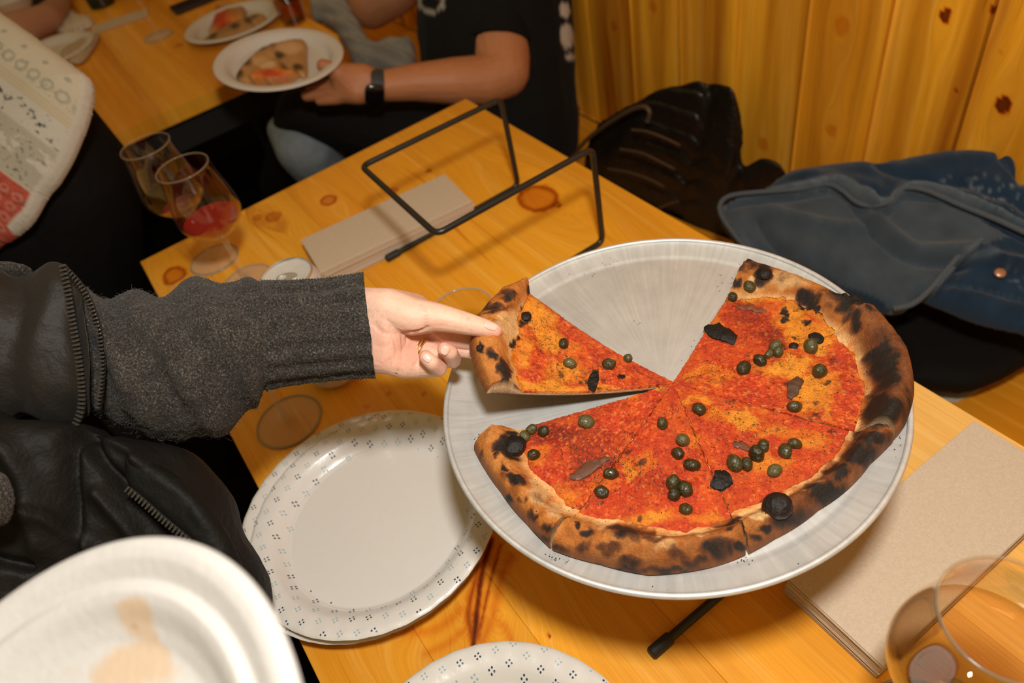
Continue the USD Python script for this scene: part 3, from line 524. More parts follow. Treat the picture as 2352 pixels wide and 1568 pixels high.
make_slice('pizza slice whose crust carries a round black bubble', lying, CUTS[3]+G, CUTS[2]-G, RO, RI, 12, bubbles=[(1786,1160,33,.8)], fish=[(1685,1018,1738,1034,9,(.17,.055,.026))], chars=[(1628,1106,1680,1096,26)], hc=.0165, so=-.16)
make_slice('pizza slice at the front edge of the pan with a pale brown spotted crust', lying, CUTS[4]+G, CUTS[3]-G, RO, RI, 15, hc=.0185, so=-.06)
make_slice('pizza slice at the left of the pan with a golden crust and dark corner bubble', lying, CUTS[5], CUTS[4]-G, RO, RI, 18, bubbles=[(1178,1024,30,.6)], fish=[(1308,1098,1402,1050,15,(.19,.075,.038))], hc=.0165, so=-.10)
# crumbs left on the pan
vs = []
for (x, y, sx, sy, n) in [(1395,605,14,6,14),(1425,617,3,3,3),(1650,640,8,10,8),(1460,735,14,6,6),(1455,860,20,30,5),(1690,640,8,20,12),(1095,1010,8,8,14),(1280,1288,16,6,22),(1710,1290,10,6,12),(2075,1030,22,26,36),(1940,1220,60,40,12),(1470,1360,40,6,3),(1590,840,14,40,8),(1330,640,30,10,4)]:
    for _ in range(n):
        p = at(x+rng.normal()*sx, y+rng.normal()*sy, ZP+.001); rr = math.hypot(p[0]-PC[0], p[1]-PC[1])
        if rr > .171: continue
        z = ZP if rr < .157 else ZP+.0018+max(0, rr-.16)*.27
        b_ = trimesh.creation.icosphere(subdivisions=1); vs.append((b_.vertices*rng.uniform(.0002,.0006)*[1,.8,.6]+[p[0],p[1],z+.0003], np.array(b_.faces)))
obj('burnt_crumbs', cat_meshes(vs), plain('burnt_crumb', (.02,.012,.008), .7), label='scattered burnt crumbs on the bare metal of the pan', cat='crumbs', kind='stuff')
# ------------------------------------------------------------------ paper plates
PAPER = plain('coated_paper', (.66,.635,.595), .28, bump=(90., .0004), spec=.5, coat=.25)
NAVY = plain('print_navy', (.028,.055,.085), .3)
TEAL = plain('print_pale_blue', (.30,.42,.46), .3)
def plate_profile(R):
    top = [(0,.0022),(R*.70,.0022),(R*.735,.0030),(R*.775,.0085),(R*.815,.0145),(R*.85,.0172),(R*.90,.0185),(R*.955,.0192),(R*.985,.0185),(R,.0168)]
    return top
def zof(prof, r):
    p = np.array(prof); return np.interp(r, p[:,0], p[:,1])
def printed_plate(label, c, R, nrm, spin, r0=.70, off=(0,0)):
    prof = plate_profile(R); th = .0006
    full = prof+[(R*.998,.0162),(R*.98,.0176),(R*.955,.0183),(R*.85,.0163),(R*.775,.0076),(R*.72,.0016),(0,.0014)]
    t = thing('paper_plate', label, 'paper plate', c, group='blue dotted paper plates')
    v, f = lathe(full, 144, c); a = np.arctan2(v[:,1]-c[1], v[:,0]-c[0]); r = np.hypot(v[:,0]-c[0], v[:,1]-c[1])
    v[:,2] += .0005*np.sin(a*36)*sstep(R*.82, R*.98, r)+.0006*np.sin(a*3+spin*5)*sstep(R*.5, R, r)
    v = tilt_to(v, nrm, np.array(c)); obj('plate_body', (v, f), PAPER, t, smooth=50)
    D = {0: [], 1: []}; P = .0152; hexa = np.arange(6)/6*2*np.pi
    for i in range(-14, 15):
        for j in range(-17, 18):
            x, y = (i+.5*(j % 2))*P+off[0], j*P*.86+off[1]; x, y = x*math.cos(spin)-y*math.sin(spin), x*math.sin(spin)+y*math.cos(spin)
            rr = math.hypot(x, y)
            for dx, dy in ((1,1),(1,-1),(-1,1),(-1,-1)):
                X, Y = x+dx*.00150, y+dy*.00150; r = math.hypot(X, Y)
                if not R*r0 < r < R*.985: continue
                px_, py_ = X+.00092*np.cos(hexa), Y+.00092*np.sin(hexa); rad = np.hypot(px_, py_); z = zof(prof, rad)+.00018
                aa = np.arctan2(py_, px_); z = z+.0005*np.sin(aa*36)*sstep(R*.82, R*.98, rad)+.0006*np.sin(aa*3+spin*5)*sstep(R*.5, R, rad)
                D[(i+2*j) % 2].append(np.stack([px_, py_, z], 1)+c)
    for k, mt in ((0, NAVY), (1, TEAL)):
        n = len(D[k]); v = tilt_to(np.vstack(D[k]), nrm, np.array(c)); f = (np.arange(n)[:,None,None]*6+np.array([[0,1,2],[0,2,3],[0,3,4],[0,4,5]])[None]).reshape(-1,3)
        obj('printed_dots', (v, f), mt, t, kind='stuff', label='dark blue four-dot print' if k == 0 else 'pale blue four-dot print')
    return t
printed_plate('lower of the two stacked paper plates, only its dotted rim showing', (.008,.442,.0003), .1275, (.02,0,1), .3, .72)
printed_plate('top paper plate of the stack, wide white middle and blue dotted rim', (.013,.430,.0105), .1235, (-.012,.055,1), .42, .70)
printed_plate('paper plate at the bottom picture edge with blue four-dot flowers', (-.030,.1575,.0003), .1215, (0,0,1), .72, .52, (.004,.003))
# plain plate held close to the lens
c = np.array([-.146,.127,.372]); R = .115; nrm = np.array([-.278,.094,1.])
WHITE = painted('moulded_pulp', .5, (260., .0004), .4, .02, 60.)
prof = [(0,.0040),(R*.60,.0038),(R*.70,.0048),(R*.755,.0085),(R*.80,.0132),(R*.832,.0152),(R*.852,.0146),(R*.872,.0140),(R*.90,.0160),(R*.93,.0182),(R*.96,.0190),(R*.985,.0186),(R*.998,.0172),(R,.0160)]
full = prof+[(R*.985,.0170),(R*.90,.0142),(R*.83,.0130),(R*.76,.0070),(R*.69,.0030),(0,.0022)]
p2 = np.array(full); p2 = np.vstack([np.stack([np.linspace(p2[i,0], p2[i+1,0], 6)[:-1], np.linspace(p2[i,1], p2[i+1,1], 6)[:-1]], 1) for i in range(len(p2)-1)]+[p2[-1:]])
p2[:,1] = np.r_[p2[0,1], (p2[:-2,1]+2*p2[1:-1,1]+p2[2:,1])/4, p2[-1,1]]; p2[:,0] = np.maximum(p2[:,0], 1e-4)
v, f = lathe(p2, 180, c-[0,0,.016]); v = tilt_to(v, nrm, c)
q = pix(v); n1 = fbm(v, 45, 4); n2 = fbm(v, 140, 3)
wst = np.clip(blob(q, [(310,1420,44,54,.9),(300,1395,50,24,.7),(330,1470,40,40,.6),(270,1550,80,60,.8),(310,1520,90,60,.9),(380,1550,60,40,.5),(160,1540,18,14,.5)])*(.15+1.6*n1), 0, 1); wst = sstep(.36, .60, wst*(.7+.6*n2))[:,None]
ct = np.tile([.44,.425,.40], (len(v),1)); ct = ct*(1-.6*wst)+np.array([.46,.285,.13])*.6*wst
sp = sstep(.4, .8, blob(q, [(313,1437,6,6,1),(307,1391,5,5,.8),(116,1523,5,4,.8),(80,1546,4,4,.7)]))[:,None]; ct = ct*(1-.6*sp)+np.array([.22,.13,.06])*.6*sp
t = thing('paper_plate', 'plain white moulded plate with an orange grease stain, held in the lower left corner', 'paper plate', c-[0,0,.016])
obj('plate_body', (v, f), WHITE, t, smooth=True, attrs={'tint': ct})

# ------------------------------------------------------------------ kraft napkins
KRAFT = plain('kraft_paper', (.56,.455,.335), .85, bump=(700., .0005), var=.10, vs=500.)
KRAFT_D = plain('kraft_paper_darker', (.50,.395,.285), .85, bump=(700., .0005), var=.12, vs=400.)
def napkins(label, corners, n, h, jit, seed):
    """corners: three points (x, y): origin, along the long side, along the short side"""
    o, a, b = [np.array(k, float) for k in corners]; r = np.random.default_rng(seed); la, lb = np.linalg.norm(a-o), np.linalg.norm(b-o); ang_ = math.atan2(*(a-o)[::-1]); ctr = (a+b)/2
    flip = np.sign(np.cross(a-o, b-o)); t = thing('napkin_stack', label, 'napkins', (*ctr, 0), group='kraft napkins on the tables'); th = h/n
    for k in range(n):
        dx, dy = r.normal(0, jit, 2); da = r.normal(0, jit*4)
        pts = []
        nx = 14
        X = np.linspace(-la/2, la/2, nx); sec = []
        rr = th*.46
        for s_ in (-1, 1):
            for g in np.linspace(-np.pi/2, np.pi/2, 5): sec.append((s_*(lb/2-rr)+s_*rr*math.cos(g), s_*rr*math.sin(g)+ (th/2)))
        sec = np.array(sec); m_ = len(sec)
        V = np.stack([np.repeat(X, m_), np.tile(sec[:,0], nx), np.tile(sec[:,1], nx)], 1); V[:,2] += k*th; V[:,2] += .0005*(fbm(np.stack([V[:,0], V[:,1]*0, V[:,0]*0+k*.002+seed], 1), 50, 2)-.5)*(k/n)
        F = grid_faces(nx, m_, False, True); e0 = np.arange(m_); F = np.vstack([F, np.stack([np.zeros(m_-2, int), e0[2:], e0[1:-1]], 1), np.stack([np.full(m_-2, (nx-1)*m_), (nx-1)*m_+e0[1:-1], (nx-1)*m_+e0[2:]], 1)])
        cs, sn = math.cos(ang_+da), math.sin(ang_+da); V = np.stack([ctr[0]+dx+V[:,0]*cs-V[:,1]*sn, ctr[1]+dy+V[:,0]*sn+V[:,1]*cs, V[:,2]], 1)
        tm = trimesh.Trimesh(V, F, process=False)
        if tm.volume < 0: F = F[:, ::-1]
        obj('napkin', (V, F), KRAFT if k % 3 else KRAFT_D, t, smooth=40)
q = [at(*p, .028)[:2] for p in ((690,548), (1020,397), (735,640))]
napkins('stack of folded kraft napkins under the empty wire stand', (q[0], q[1], q[0]+(q[1]-q[0])@np.array([[0,-1],[1,0]])*0+np.array([-(q[1]-q[0])[1], (q[1]-q[0])[0]])/np.linalg.norm(q[1]-q[0])*-.094), 8, .027, .0008, 4)
q = [at(*p, .027)[:2] for p in ((1800,1335), (2230,972), (2035,1520))]
napkins('thick stack of kraft napkins at the lower right, half under the pan', (q[0], q[1], q[2]), 20, .027, .0005, 6)

# ------------------------------------------------------------------ glasses and the can
PANE = pane('clear_glass', (.97,.965,.95), 1.5)
STEM = M('glass_stem', {'f': ('layer_weight', dict(blend=.5)), 'm': ('math', dict(math_type='power', value2=1.7)), 'k': ('math', dict(math_type='multiply_add', value2=.8, value3=.05)), 't': ('transparent_bsdf', dict(color=(.98,.97,.95))), 'g': ('principled_bsdf', dict(base_color=(.75,.62,.45), roughness=.06, specular_ior_level=1.0)), 'x': ('mix_closure', {})}, [('f.facing', 'm.value1'), ('m.value', 'k.value1'), ('k.value', 'x.fac'), ('t.BSDF', 'x.closure1'), ('g.BSDF', 'x.closure2')], surface='x.closure')
LIP = M('glass_lip', {'t': ('transparent_bsdf', dict(color=(.93,.9,.85))), 'g': ('principled_bsdf', dict(base_color=(.6,.45,.3), roughness=.12, specular_ior_level=.8)), 'x': ('mix_closure', dict(fac=.15))}, [('t.BSDF', 'x.closure1'), ('g.BSDF', 'x.closure2')], surface='x.closure')
LIP2 = M('tumbler_lip', {'t': ('transparent_bsdf', dict(color=(.9,.9,.86))), 'g': ('principled_bsdf', dict(base_color=(.42,.45,.40), roughness=.12, specular_ior_level=.8)), 'x': ('mix_closure', dict(fac=.45))}, [('t.BSDF', 'x.closure1'), ('g.BSDF', 'x.closure2')], surface='x.closure')
RED = M('red_wine', {'p': ('principled_bsdf', dict(base_color=(.52,.004,.016), roughness=.04, transmission_weight=.6, ior=1.34))})
AMBER = pane('amber_wine', (.95,.83,.68), 1.33)
AMBER2 = M('amber_wine_clear', {'p': ('principled_bsdf', dict(base_color=(.90,.60,.32), roughness=.02, transmission_weight=.9, ior=1.33))})
GOLD = pane('pale_beer', (.93,.78,.45), 1.33)
PINK = pane('pink_drink', (.75,.42,.32), 1.33)
def wine_glass(label, x, y, h, rim, bowl, base, fill, liquid, bh=.10, grp=None):
    t = thing('wine_glass', label, 'wine glass', (x, y, 0), group='wine glasses on the tables'); zb = h-bh
    k = np.linspace(0, 1, 26); rr = np.where(k < .38, bowl*np.sin(np.clip(k/.38, 0, 1)*np.pi/2)**.62, bowl+(rim-bowl)*sstep(.34, 1.0, k)); rr[0] = .0045
    zz = zb+bh*k; inn = [(max(r-.0011, .002), z+.0012*(1-kk)) for r, z, kk in zip(rr, zz, k)]
    prof = [(r, z) for r, z in zip(rr, zz)]+[(rim-.0004, h+.0005)]+inn[::-1]+[(.0001, zb+.003)]
    prof = [(.0001, zb-.002)]+prof
    obj('bowl', lathe(prof, 72, (x,y,0)), PANE, t, smooth=40)
    obj('rim', lathe([(rim+.0003,h-.0010),(rim+.0006,h),(rim+.0002,h+.0010),(rim-.0010,h+.0012),(rim-.0018,h+.0004),(rim-.0014,h-.0010)], 72, (x,y,0), closed=True), LIP, t, smooth=True)
    st = [(.0001,.0062),(.0050,.0062),(.0066,.010),(.0062,.0135),(.0038,.017),(.0033,.03),(.0034,zb-.016),(.0046,zb-.004),(.0060,zb+.001),(.0001,zb+.001)]
    obj('stem', lathe(st, 24, (x,y,0)), STEM, t, smooth=40)
    ft = [(.0001,.0005),(base-.001,.0005),(base,.0012),(base-.0008,.0022),(base*.6,.0034),(.010,.0052),(.0042,.0085),(.0001,.0085)]
    obj('foot', lathe(ft, 64, (x,y,0)), STEM, t, smooth=40)
    obj('foot_edge', lathe([(base-.0016,.0006),(base-.0002,.0006),(base+.0003,.0014),(base-.0004,.0026),(base-.0018,.0030)], 64, (x,y,0), closed=True), LIP2, t, smooth=True)
    if fill:
        kk = np.linspace(.02, fill, 14); ri = np.interp(kk, k, [p[0] for p in inn])-.0004; zi = zb+bh*kk+.0014
        obj('wine', lathe([(.0001, zi[0])]+list(zip(ri, zi))+[(ri[-1]*.6, zi[-1]-.0002), (.0001, zi[-1]-.0002)], 64, (x,y,0)), liquid, t, smooth=40, label='wine in the glass')
    return t
p = at(418,385,.19); wine_glass('nearer of the two red wine glasses at the far left table corner', p[0], p[1], .19, .0335, .0425, .037, .27, RED, .108)
p = at(333,335,.195); wine_glass('farther red wine glass, partly behind its twin at the far left table corner', p[0], p[1], .195, .033, .042, .037, .13, RED, .110)
p = at(665,968,0); wine_glass('empty wine glass whose foot shows under the grey knitted sleeve', p[0], p[1], .175, .030, .038, .0385, 0, None, .085)
p = at(2322,1418,.2); wine_glass('large wine glass with amber wine in the lower right corner', p[0], p[1], .20, .034, .0465, .038, .45, AMBER, .105)
# tumbler behind the hand
p = at(1062,712,.085); x, y = p[0], p[1]
t = thing('glass_tumbler', 'clear tumbler behind the hand with a little pale drink in it', 'glass', (x, y, 0))
obj('tumbler_body', lathe([(.0001,.0004),(.026,.0004),(.028,.003),(.0345,.085),(.0340,.0862),(.0333,.085),(.0268,.007),(.0001,.006)], 64, (x,y,0)), PANE, t, smooth=40)
obj('tumbler_rim', lathe([(.0347,.0845),(.0350,.0858),(.0345,.0868),(.0334,.0866),(.0330,.0856),(.0336,.0846)], 64, (x,y,0), closed=True), LIP2, t, smooth=True)
obj('drink', lathe([(.0001,.0064),(.0264,.0074),(.0272,.016),(.0001,.016)], 48, (x,y,0)), GOLD, t, smooth=40, label='pale drink at the bottom of the tumbler')
# drinks can
p = at(656,630,.157); x, y = p[0], p[1]
TIN = plain('can_lid_metal', (.62,.61,.58), .28, metal=.8, bump=(300., .0002))
t = thing('drinks_can', 'silver drinks can half hidden behind the knitted sleeve', 'can', (x, y, 0))
obj('can_body', lathe([(.0001,.003),(.0235,.003),(.0250,0),(.0268,.002),(.0330,.012),(.0330,.140),(.0322,.145),(.0290,.1535),(.0284,.155),(.0001,.152)], 72, (x,y,0)), plain('can_print', (.66,.65,.61), .35, metal=.35, var=.06, vs=120.), t, smooth=40)
obj('can_lid', lathe([(.0001,.1515),(.0225,.1515),(.0235,.1500),(.0252,.1502),(.0262,.1555),(.0272,.1572),(.0284,.1566),(.0287,.1548),(.0280,.1530),(.0001,.1500)], 72, (x,y,0)), TIN, t, smooth=40)
e = shapely.Point(0,0).buffer(1); tab = shapely.affinity.scale(e, .0068, .0120); hole = shapely.affinity.translate(shapely.affinity.scale(e, .0042, .0046), 0, .0050)
tm = trimesh.creation.extrude_polygon(tab.difference(hole), .0009); R_ = rot('z', .9); v = np.array(tm.vertices) @ R_.T+[x, y, .1530]
obj('pull_tab', (v, np.array(tm.faces)), TIN, t, smooth=30)
mo = tube(np.stack([x+.0125*np.cos(a_:=np.linspace(0, 6.283, 40))*.75-.006, y+.0105*np.sin(a_)+.011, np.full(40, .1518)], 1), .0005, 6, cap=False)
obj('mouth_seam', mo, TIN, t, smooth=True)
# ------------------------------------------------------------------ the person who lifts the slice: hand, knitted sleeve, jacket
cr = lifted(np.array([ro_a(.5)*.93]), np.array([.42]), np.array([.011]))[0]
D0 = float(-(cr-EYE) @ BACK); PXM = D0/FPX                     # the hand's distance from the lens, metres per pixel there
def J(x, y, dz, r): return atd(x, y, D0-dz), r*PXM
SKIN = painted('skin', .48, (900., .00025), .4, .07, 500., sss=.0)
def skin_body(joints, bones, refine, smooth, reds=(), creases=(), base=(.74,.46,.34), red=(.68,.31,.22)):
    t = hull_chain(joints, bones, refine, smooth); v = np.array(t.vertices); n = np.array(t.vertex_normals); q = pix(v); front = n @ BACK > .05
    tint = np.tile(base, (len(v),1)).astype(float); w = np.clip(blob(q, reds)*(.5+.9*fbm(v, 120, 3)), 0, 1)*.75; tint = tint*(1-w[:,None])+np.array(red)*w[:,None]
    tint *= (.90+.2*fbm(v, 260, 3))[:,None]
    for poly, dep, wd in creases:
        p = smooth_path(poly, 8); d, _ = cKDTree(p).query(q); g = np.exp(-(d/wd)**2)*front; v = v-n*(g*dep)[:,None]; tint = tint*(1-.38*g[:,None])+np.array([.50,.17,.10])*.38*g[:,None]
    return (v, np.array(t.faces)), tint
def nail(parent, mesh, x, y, l, w, az, mat):
    v = mesh[0]; tm = trimesh.Trimesh(v, mesh[1], process=False); q = pix(v); near = np.where(np.hypot(q[:,0]-x, q[:,1]-y) < 4)[0]; i = near[np.argmax((v[near]-EYE) @ BACK)]
    p, n = v[i], tm.vertex_normals[i]; e1 = RIGHT*math.cos(az)-UP*math.sin(az); e1 = e1-n*(e1@n); e1 /= np.linalg.norm(e1); e2 = np.cross(n, e1)
    s = trimesh.creation.icosphere(subdivisions=3); k = s.vertices; sq = np.sign(k)*np.abs(k)**.75
    P = p+e1*(sq[:,:1]*l/2)+e2*(sq[:,1:2]*w/2)+n*(k[:,2:]*.0007-.28*(sq[:,1:2]**2)*w*.35+.0002)
    return obj('fingernail', (P, np.array(s.faces)), mat, parent, smooth=True)
NAIL = plain('nail', (.80,.52,.43), .22, coat=.5)
HJ = dict(w1=(836,704,-.004,46), w2=(846,812,-.006,47), e1=(640,735,-.006,42), e2=(640,815,-.006,42), e3=(120,800,.0,50), th0=(892,708,.004,47), th1=(948,727,.008,44), im=(952,712,-.018,40), mm=(968,758,-.022,38), rm=(966,806,-.018,36), pm=(962,838,-.010,32), heel=(890,816,-.002,44), hy=(930,836,-.004,34),
          t1=(1002,728,.010,33), t2=(1064,741,.010,26.5), t3=(1112,753,.0085,21.5), t4=(1136,760,.0075,17.5),
          i1=(1035,776,-.016,24), i2=(1088,786,-.019,20.5), i3=(1128,794,-.021,18), m1=(1050,799,-.022,21), m2=(1098,808,-.024,19), m3=(1132,814,-.026,17),
          r1=(1040,826,-.006,20.5), r2=(1034,809,.010,17.5), r3=(1020,801,.014,16), p1=(1008,846,.003,19), p2=(992,833,.014,17.5), p3=(977,819,.0145,15.5))
names = list(HJ); ji = {k: i for i, k in enumerate(names)}
bones = [[ji[k] for k in b.split()] for b in ('e3 e1 e2', 'e1 e2 w1 w2', 'w1 w2 th0 heel', 'w1 th0 im', 'th0 th1', 'w2 heel im mm', 'heel mm rm', 'heel rm pm', 'heel hy pm', 'im mm', 'th0 im th1', 'th1 t1', 't1 t2', 't2 t3', 't3 t4', 'im i1', 'i1 i2', 'i2 i3', 'mm m1', 'm1 m2', 'm2 m3', 'rm r1', 'r1 r2', 'r2 r3', 'pm p1', 'p1 p2', 'p2 p3')]
REDS = [(1140,764,20,18,.9),(1100,775,40,12,.5),(1020,795,16,14,.9),(975,815,16,16,.9),(1010,840,30,20,.5),(935,800,50,50,.8),(880,800,50,50,.6),(1030,790,60,20,.6),(1000,742,30,8,.5),(890,770,40,20,.5)]
Z5 = lambda *p: [(750+x/3.92, 560+y/3.92) for x, y in p]
CRE = [(Z5((880,560),(905,640),(912,745)), .0007, 1.8),(Z5((845,545),(880,640),(888,740)), .0004, 1.5),(Z5((430,725),(500,790),(580,805),(720,800),(850,780),(905,750)), .0016, 2.6),(Z5((575,810),(620,950),(600,1050),(560,1090)), .0009, 2.0),(Z5((675,820),(680,950),(650,1100),(620,1180)), .0009, 1.8),(Z5((890,890),(820,1040),(740,1190)), .0008, 1.6),(Z5((400,650),(450,700),(520,735),(600,750)), .0005, 1.6),(Z5((420,560),(480,640),(560,690)), .0004, 1.5),(Z5((1215,610),(1225,640),(1210,690)), .0004, 1.6),(Z5((1270,625),(1275,660),(1262,700)), .0003, 1.5),(Z5((450,900),(520,920),(570,880)), .0007, 2.0),(Z5((440,1060),(520,1070),(580,1030)), .0006, 2.0),(Z5((1075,985),(1100,960),(1120,945)), .0004, 1.4),(Z5((790,800),(840,860),(880,900)), .0006, 1.7)]
pa = thing('person', 'person in black jacket and charcoal knit sweater whose hand lifts the slice', 'person', atd(120,900,.6)*[1,1,0]+[0,0,-.75])
hand, htint = skin_body([J(*HJ[k]) for k in names], bones, .0022, 5, REDS, CRE)
obj('body', hand, SKIN, pa, smooth=True, attrs={'tint': htint}, label='pale hand with the thumb on the crust and two curled fingers')
nail(pa, hand, 1131, 746, .0105, .0066, .12, NAIL); nail(pa, hand, 1026, 803, .0072, .0066, 2.0, NAIL); nail(pa, hand, 982, 821, .0070, .0062, .75+math.pi, NAIL)
GOLD_M = plain('gold', (.82,.55,.20), .2, metal=1.0)
ra, rb = np.array(J(*HJ['rm'])[0]), np.array(J(*HJ['r1'])[0]); ax = (rb-ra)/np.linalg.norm(rb-ra); u_ = np.cross(ax, BACK); u_ /= np.linalg.norm(u_); w_ = np.cross(ax, u_); a_ = np.linspace(0, 2*np.pi, 49)
for k in (.10, .19):
    cc = ra+(rb-ra)*k+BACK*.004; obj('ring', tube(cc+.0112*(np.cos(a_)[:,None]*u_+np.sin(a_)[:,None]*w_), .0009, 8, cap=False), GOLD_M, pa, smooth=True, label='thin gold ring')

def sleeve(top, bot, x0, x1, depth, nx, nphi, disp, squash=.85, x_shift=None):
    """tube along the picture's x axis whose silhouette runs through top and bot (pixel outlines)"""
    X = np.linspace(x0, x1, nx); T_, B_ = np.interp(X, *np.array(top).T), np.interp(X, *np.array(bot).T); ph = np.arange(nphi)/nphi*2*np.pi
    cx = X[:,None]+(x_shift(ph)[None,:] if x_shift else np.zeros((1, nphi))); cy = (T_+B_)[:,None]/2-np.cos(ph)[None,:]*(B_-T_)[:,None]/2
    hz = np.sin(ph)[None,:]*(B_-T_)[:,None]/2*depth(X)[:,None]/FPX*squash
    r = np.stack([(cx-W/2)/FPX, -(cy-HPX/2)/FPX, -np.ones_like(cx)], -1); P = EYE+(r*(depth(X)[:,None]-hz)[...,None]) @ ROT.T
    n = (-np.cos(ph)[None,:,None]*(-UP)+np.sin(ph)[None,:,None]*BACK)*np.ones((nx,1,1))
    P = P+n*disp(P, cx, ph)[...,None]
    return P, n
TOP = [(60,690),(205,668),(290,674),(350,672),(405,664),(445,652),(480,640),(520,634),(580,640),(640,645),(700,646),(760,642),(800,636),(836,630),(864,628)]
BOT = [(60,930),(215,925),(245,955),(275,992),(320,998),(380,1000),(425,1022),(460,1010),(510,985),(560,962),(592,938),(606,896),(640,886),(700,878),(780,870),(840,868),(864,868)]
dz_s = lambda X: D0+.002+0*X
def knit(P, cx, ph):
    st = .00055*np.sin(cx*.92+2.2*np.abs(((ph[None,:]*46/np.pi) % 2)-1))*np.abs(np.cos(ph[None,:]*46))
    big = .0085*(fbm(P, 24, 3)-.5)+.0050*np.sin(cx*.045+3*np.cos(ph)[None,:]*1.6+4*fbm(P, 12, 2))*sstep(600, 560, cx)*1.0
    return big*np.where(cx < 600, 1, .25)+st+.0016*(fbm(P, 240, 3)-.5)
def ribs(P, cx, ph):
    return knit(P, cx, ph)+.0013*np.cos(ph[None,:]*15)*sstep(596, 625, cx)-.002*sstep(850, 866, cx)*0
KNIT = M('charcoal_knit', {'g': ('geometry', {}), 'n': ('noise_texture', dict(scale=620.0, detail=2.5, roughness=.75)), 'n2': ('noise_texture', dict(scale=70.0, detail=3.0)), 'r': ('rgb_ramp', {'ramp': [(.30, (.0085,.0075,.0065)), (.5, (.031,.0275,.0235)), (.64, (.082,.074,.064)), (.78, (.25,.23,.20))]}),
         'r2': ('rgb_ramp', {'ramp': [(.3, (.72,.72,.72)), (.7, (1.25,1.22,1.18))]}), 'x': ('mix_color', dict(blend_type='multiply', fac=1.0, use_clamp=False)), 'b': ('bump', dict(distance=.0012, strength=1.0)), 'p': ('principled_bsdf', dict(roughness=.9, sheen_weight=.06, sheen_roughness=.5, specular_ior_level=.2))},
         [('g.position', 'n.vector'), ('g.position', 'n2.vector'), ('n.fac', 'r.fac'), ('n2.fac', 'r2.fac'), ('r.color', 'x.a'), ('r2.color', 'x.b'), ('x.result', 'p.base_color'), ('n.fac', 'b.height'), ('b.normal', 'p.normal')])
def tube_mesh(P, flip=False, hem=None):
    nx, nphi = P.shape[:2]; V = P.reshape(-1,3); F = grid_faces(nx, nphi, False, True)
    if hem is not None:                           # turn the open end inwards
        c = P[-1].mean(0); ins = [c+(P[-1]-c)*k+hem*t for k, t in ((.975,.0006),(.94,0),(.93,-.004),(.90,-.03))]
        V = np.vstack([V]+ins); b0 = (nx-1)*nphi; rows = [np.arange(b0, b0+nphi)]+[np.arange(nx*nphi+i*nphi, nx*nphi+(i+1)*nphi) for i in range(4)]
        for a, b in zip(rows[:-1], rows[1:]):
            a2, b2 = np.roll(a, -1), np.roll(b, -1); F = np.vstack([F, np.stack([a, b, b2], 1)[:, ::1], np.stack([a, b2, a2], 1)])
    t = trimesh.Trimesh(V, F, process=False)
    if ((t.triangles_center-V.mean(0))*t.face_normals).sum() < 0: F = F[:, ::-1]
    return V, F
Ps, ns_ = sleeve(TOP, BOT, 60, 612, dz_s, 330, 220, knit)
obj('sweater_sleeve', tube_mesh(Ps, hem=RIGHT*.001), KNIT, pa, smooth=True, label='charcoal knitted sweater sleeve, puffed and creased')
TOPC = [(596,643),(640,645),(700,646),(760,642),(800,636),(836,630),(864,628)]; BOTC = [(596,900),(606,894),(640,886),(700,878),(780,870),(840,868),(864,868)]
shift = lambda ph: -14*np.cos(ph)-9*(fbm(np.stack([np.cos(ph)*3, np.sin(ph)*3, ph*0], 1), 2, 3)-.5)+4*np.sin(ph*30)*0
Pc, nc_ = sleeve(TOPC, BOTC, 598, 848, dz_s, 170, 260, ribs, x_shift=shift)
cuff = obj('sweater_cuff', tube_mesh(Pc, hem=RIGHT*.001), KNIT, pa, smooth=True, label='ribbed cuff of the charcoal sweater')
# loose wool fibres
rg = np.random.default_rng(3); pts, cnt = [], []
for PP, nn, N in ((Ps, ns_, 3600), (Pc, nc_, 1300)):
    for _ in range(N):
        i, j = rg.integers(60 if PP is Ps else 2, PP.shape[0]), rg.integers(0, PP.shape[1]); L = rg.uniform(.0018, .0045)*(1 if rg.random() > .05 else 2.2)
        p, n = PP[i, j], nn[i, j]/np.linalg.norm(nn[i, j]); d = RIGHT*rg.normal()+UP*rg.normal()*.8; d -= n*(d@n); d /= np.linalg.norm(d); k = rg.uniform(.1, .55); bend = rg.normal(0, .5, 3)
        pts += [p-n*.0004, p+(d*.45+n*k*.6)*L, p+(d*.9+n*k+bend*.4)*L*.9]; cnt.append(3)
bc = UsdGeom.BasisCurves.Define(stage, pa+'/wool_fuzz'); bc.CreateTypeAttr('linear'); bc.CreateCurveVertexCountsAttr(Vt.IntArray(cnt)); bc.CreatePointsAttr(Vt.Vec3fArray.FromNumpy((np.array(pts)-LOC[pa]).astype(np.float32))); bc.CreateWidthsAttr(Vt.FloatArray([.00011])); bc.SetWidthsInterpolation('constant')
UsdShade.MaterialBindingAPI.Apply(bc.GetPrim()).Bind(plain('wool_fibre', (.11,.105,.095), .8, var=.5, vs=300.)); meta(bc.GetPrim(), label='loose fibres of the knitted sleeve', kind='stuff')

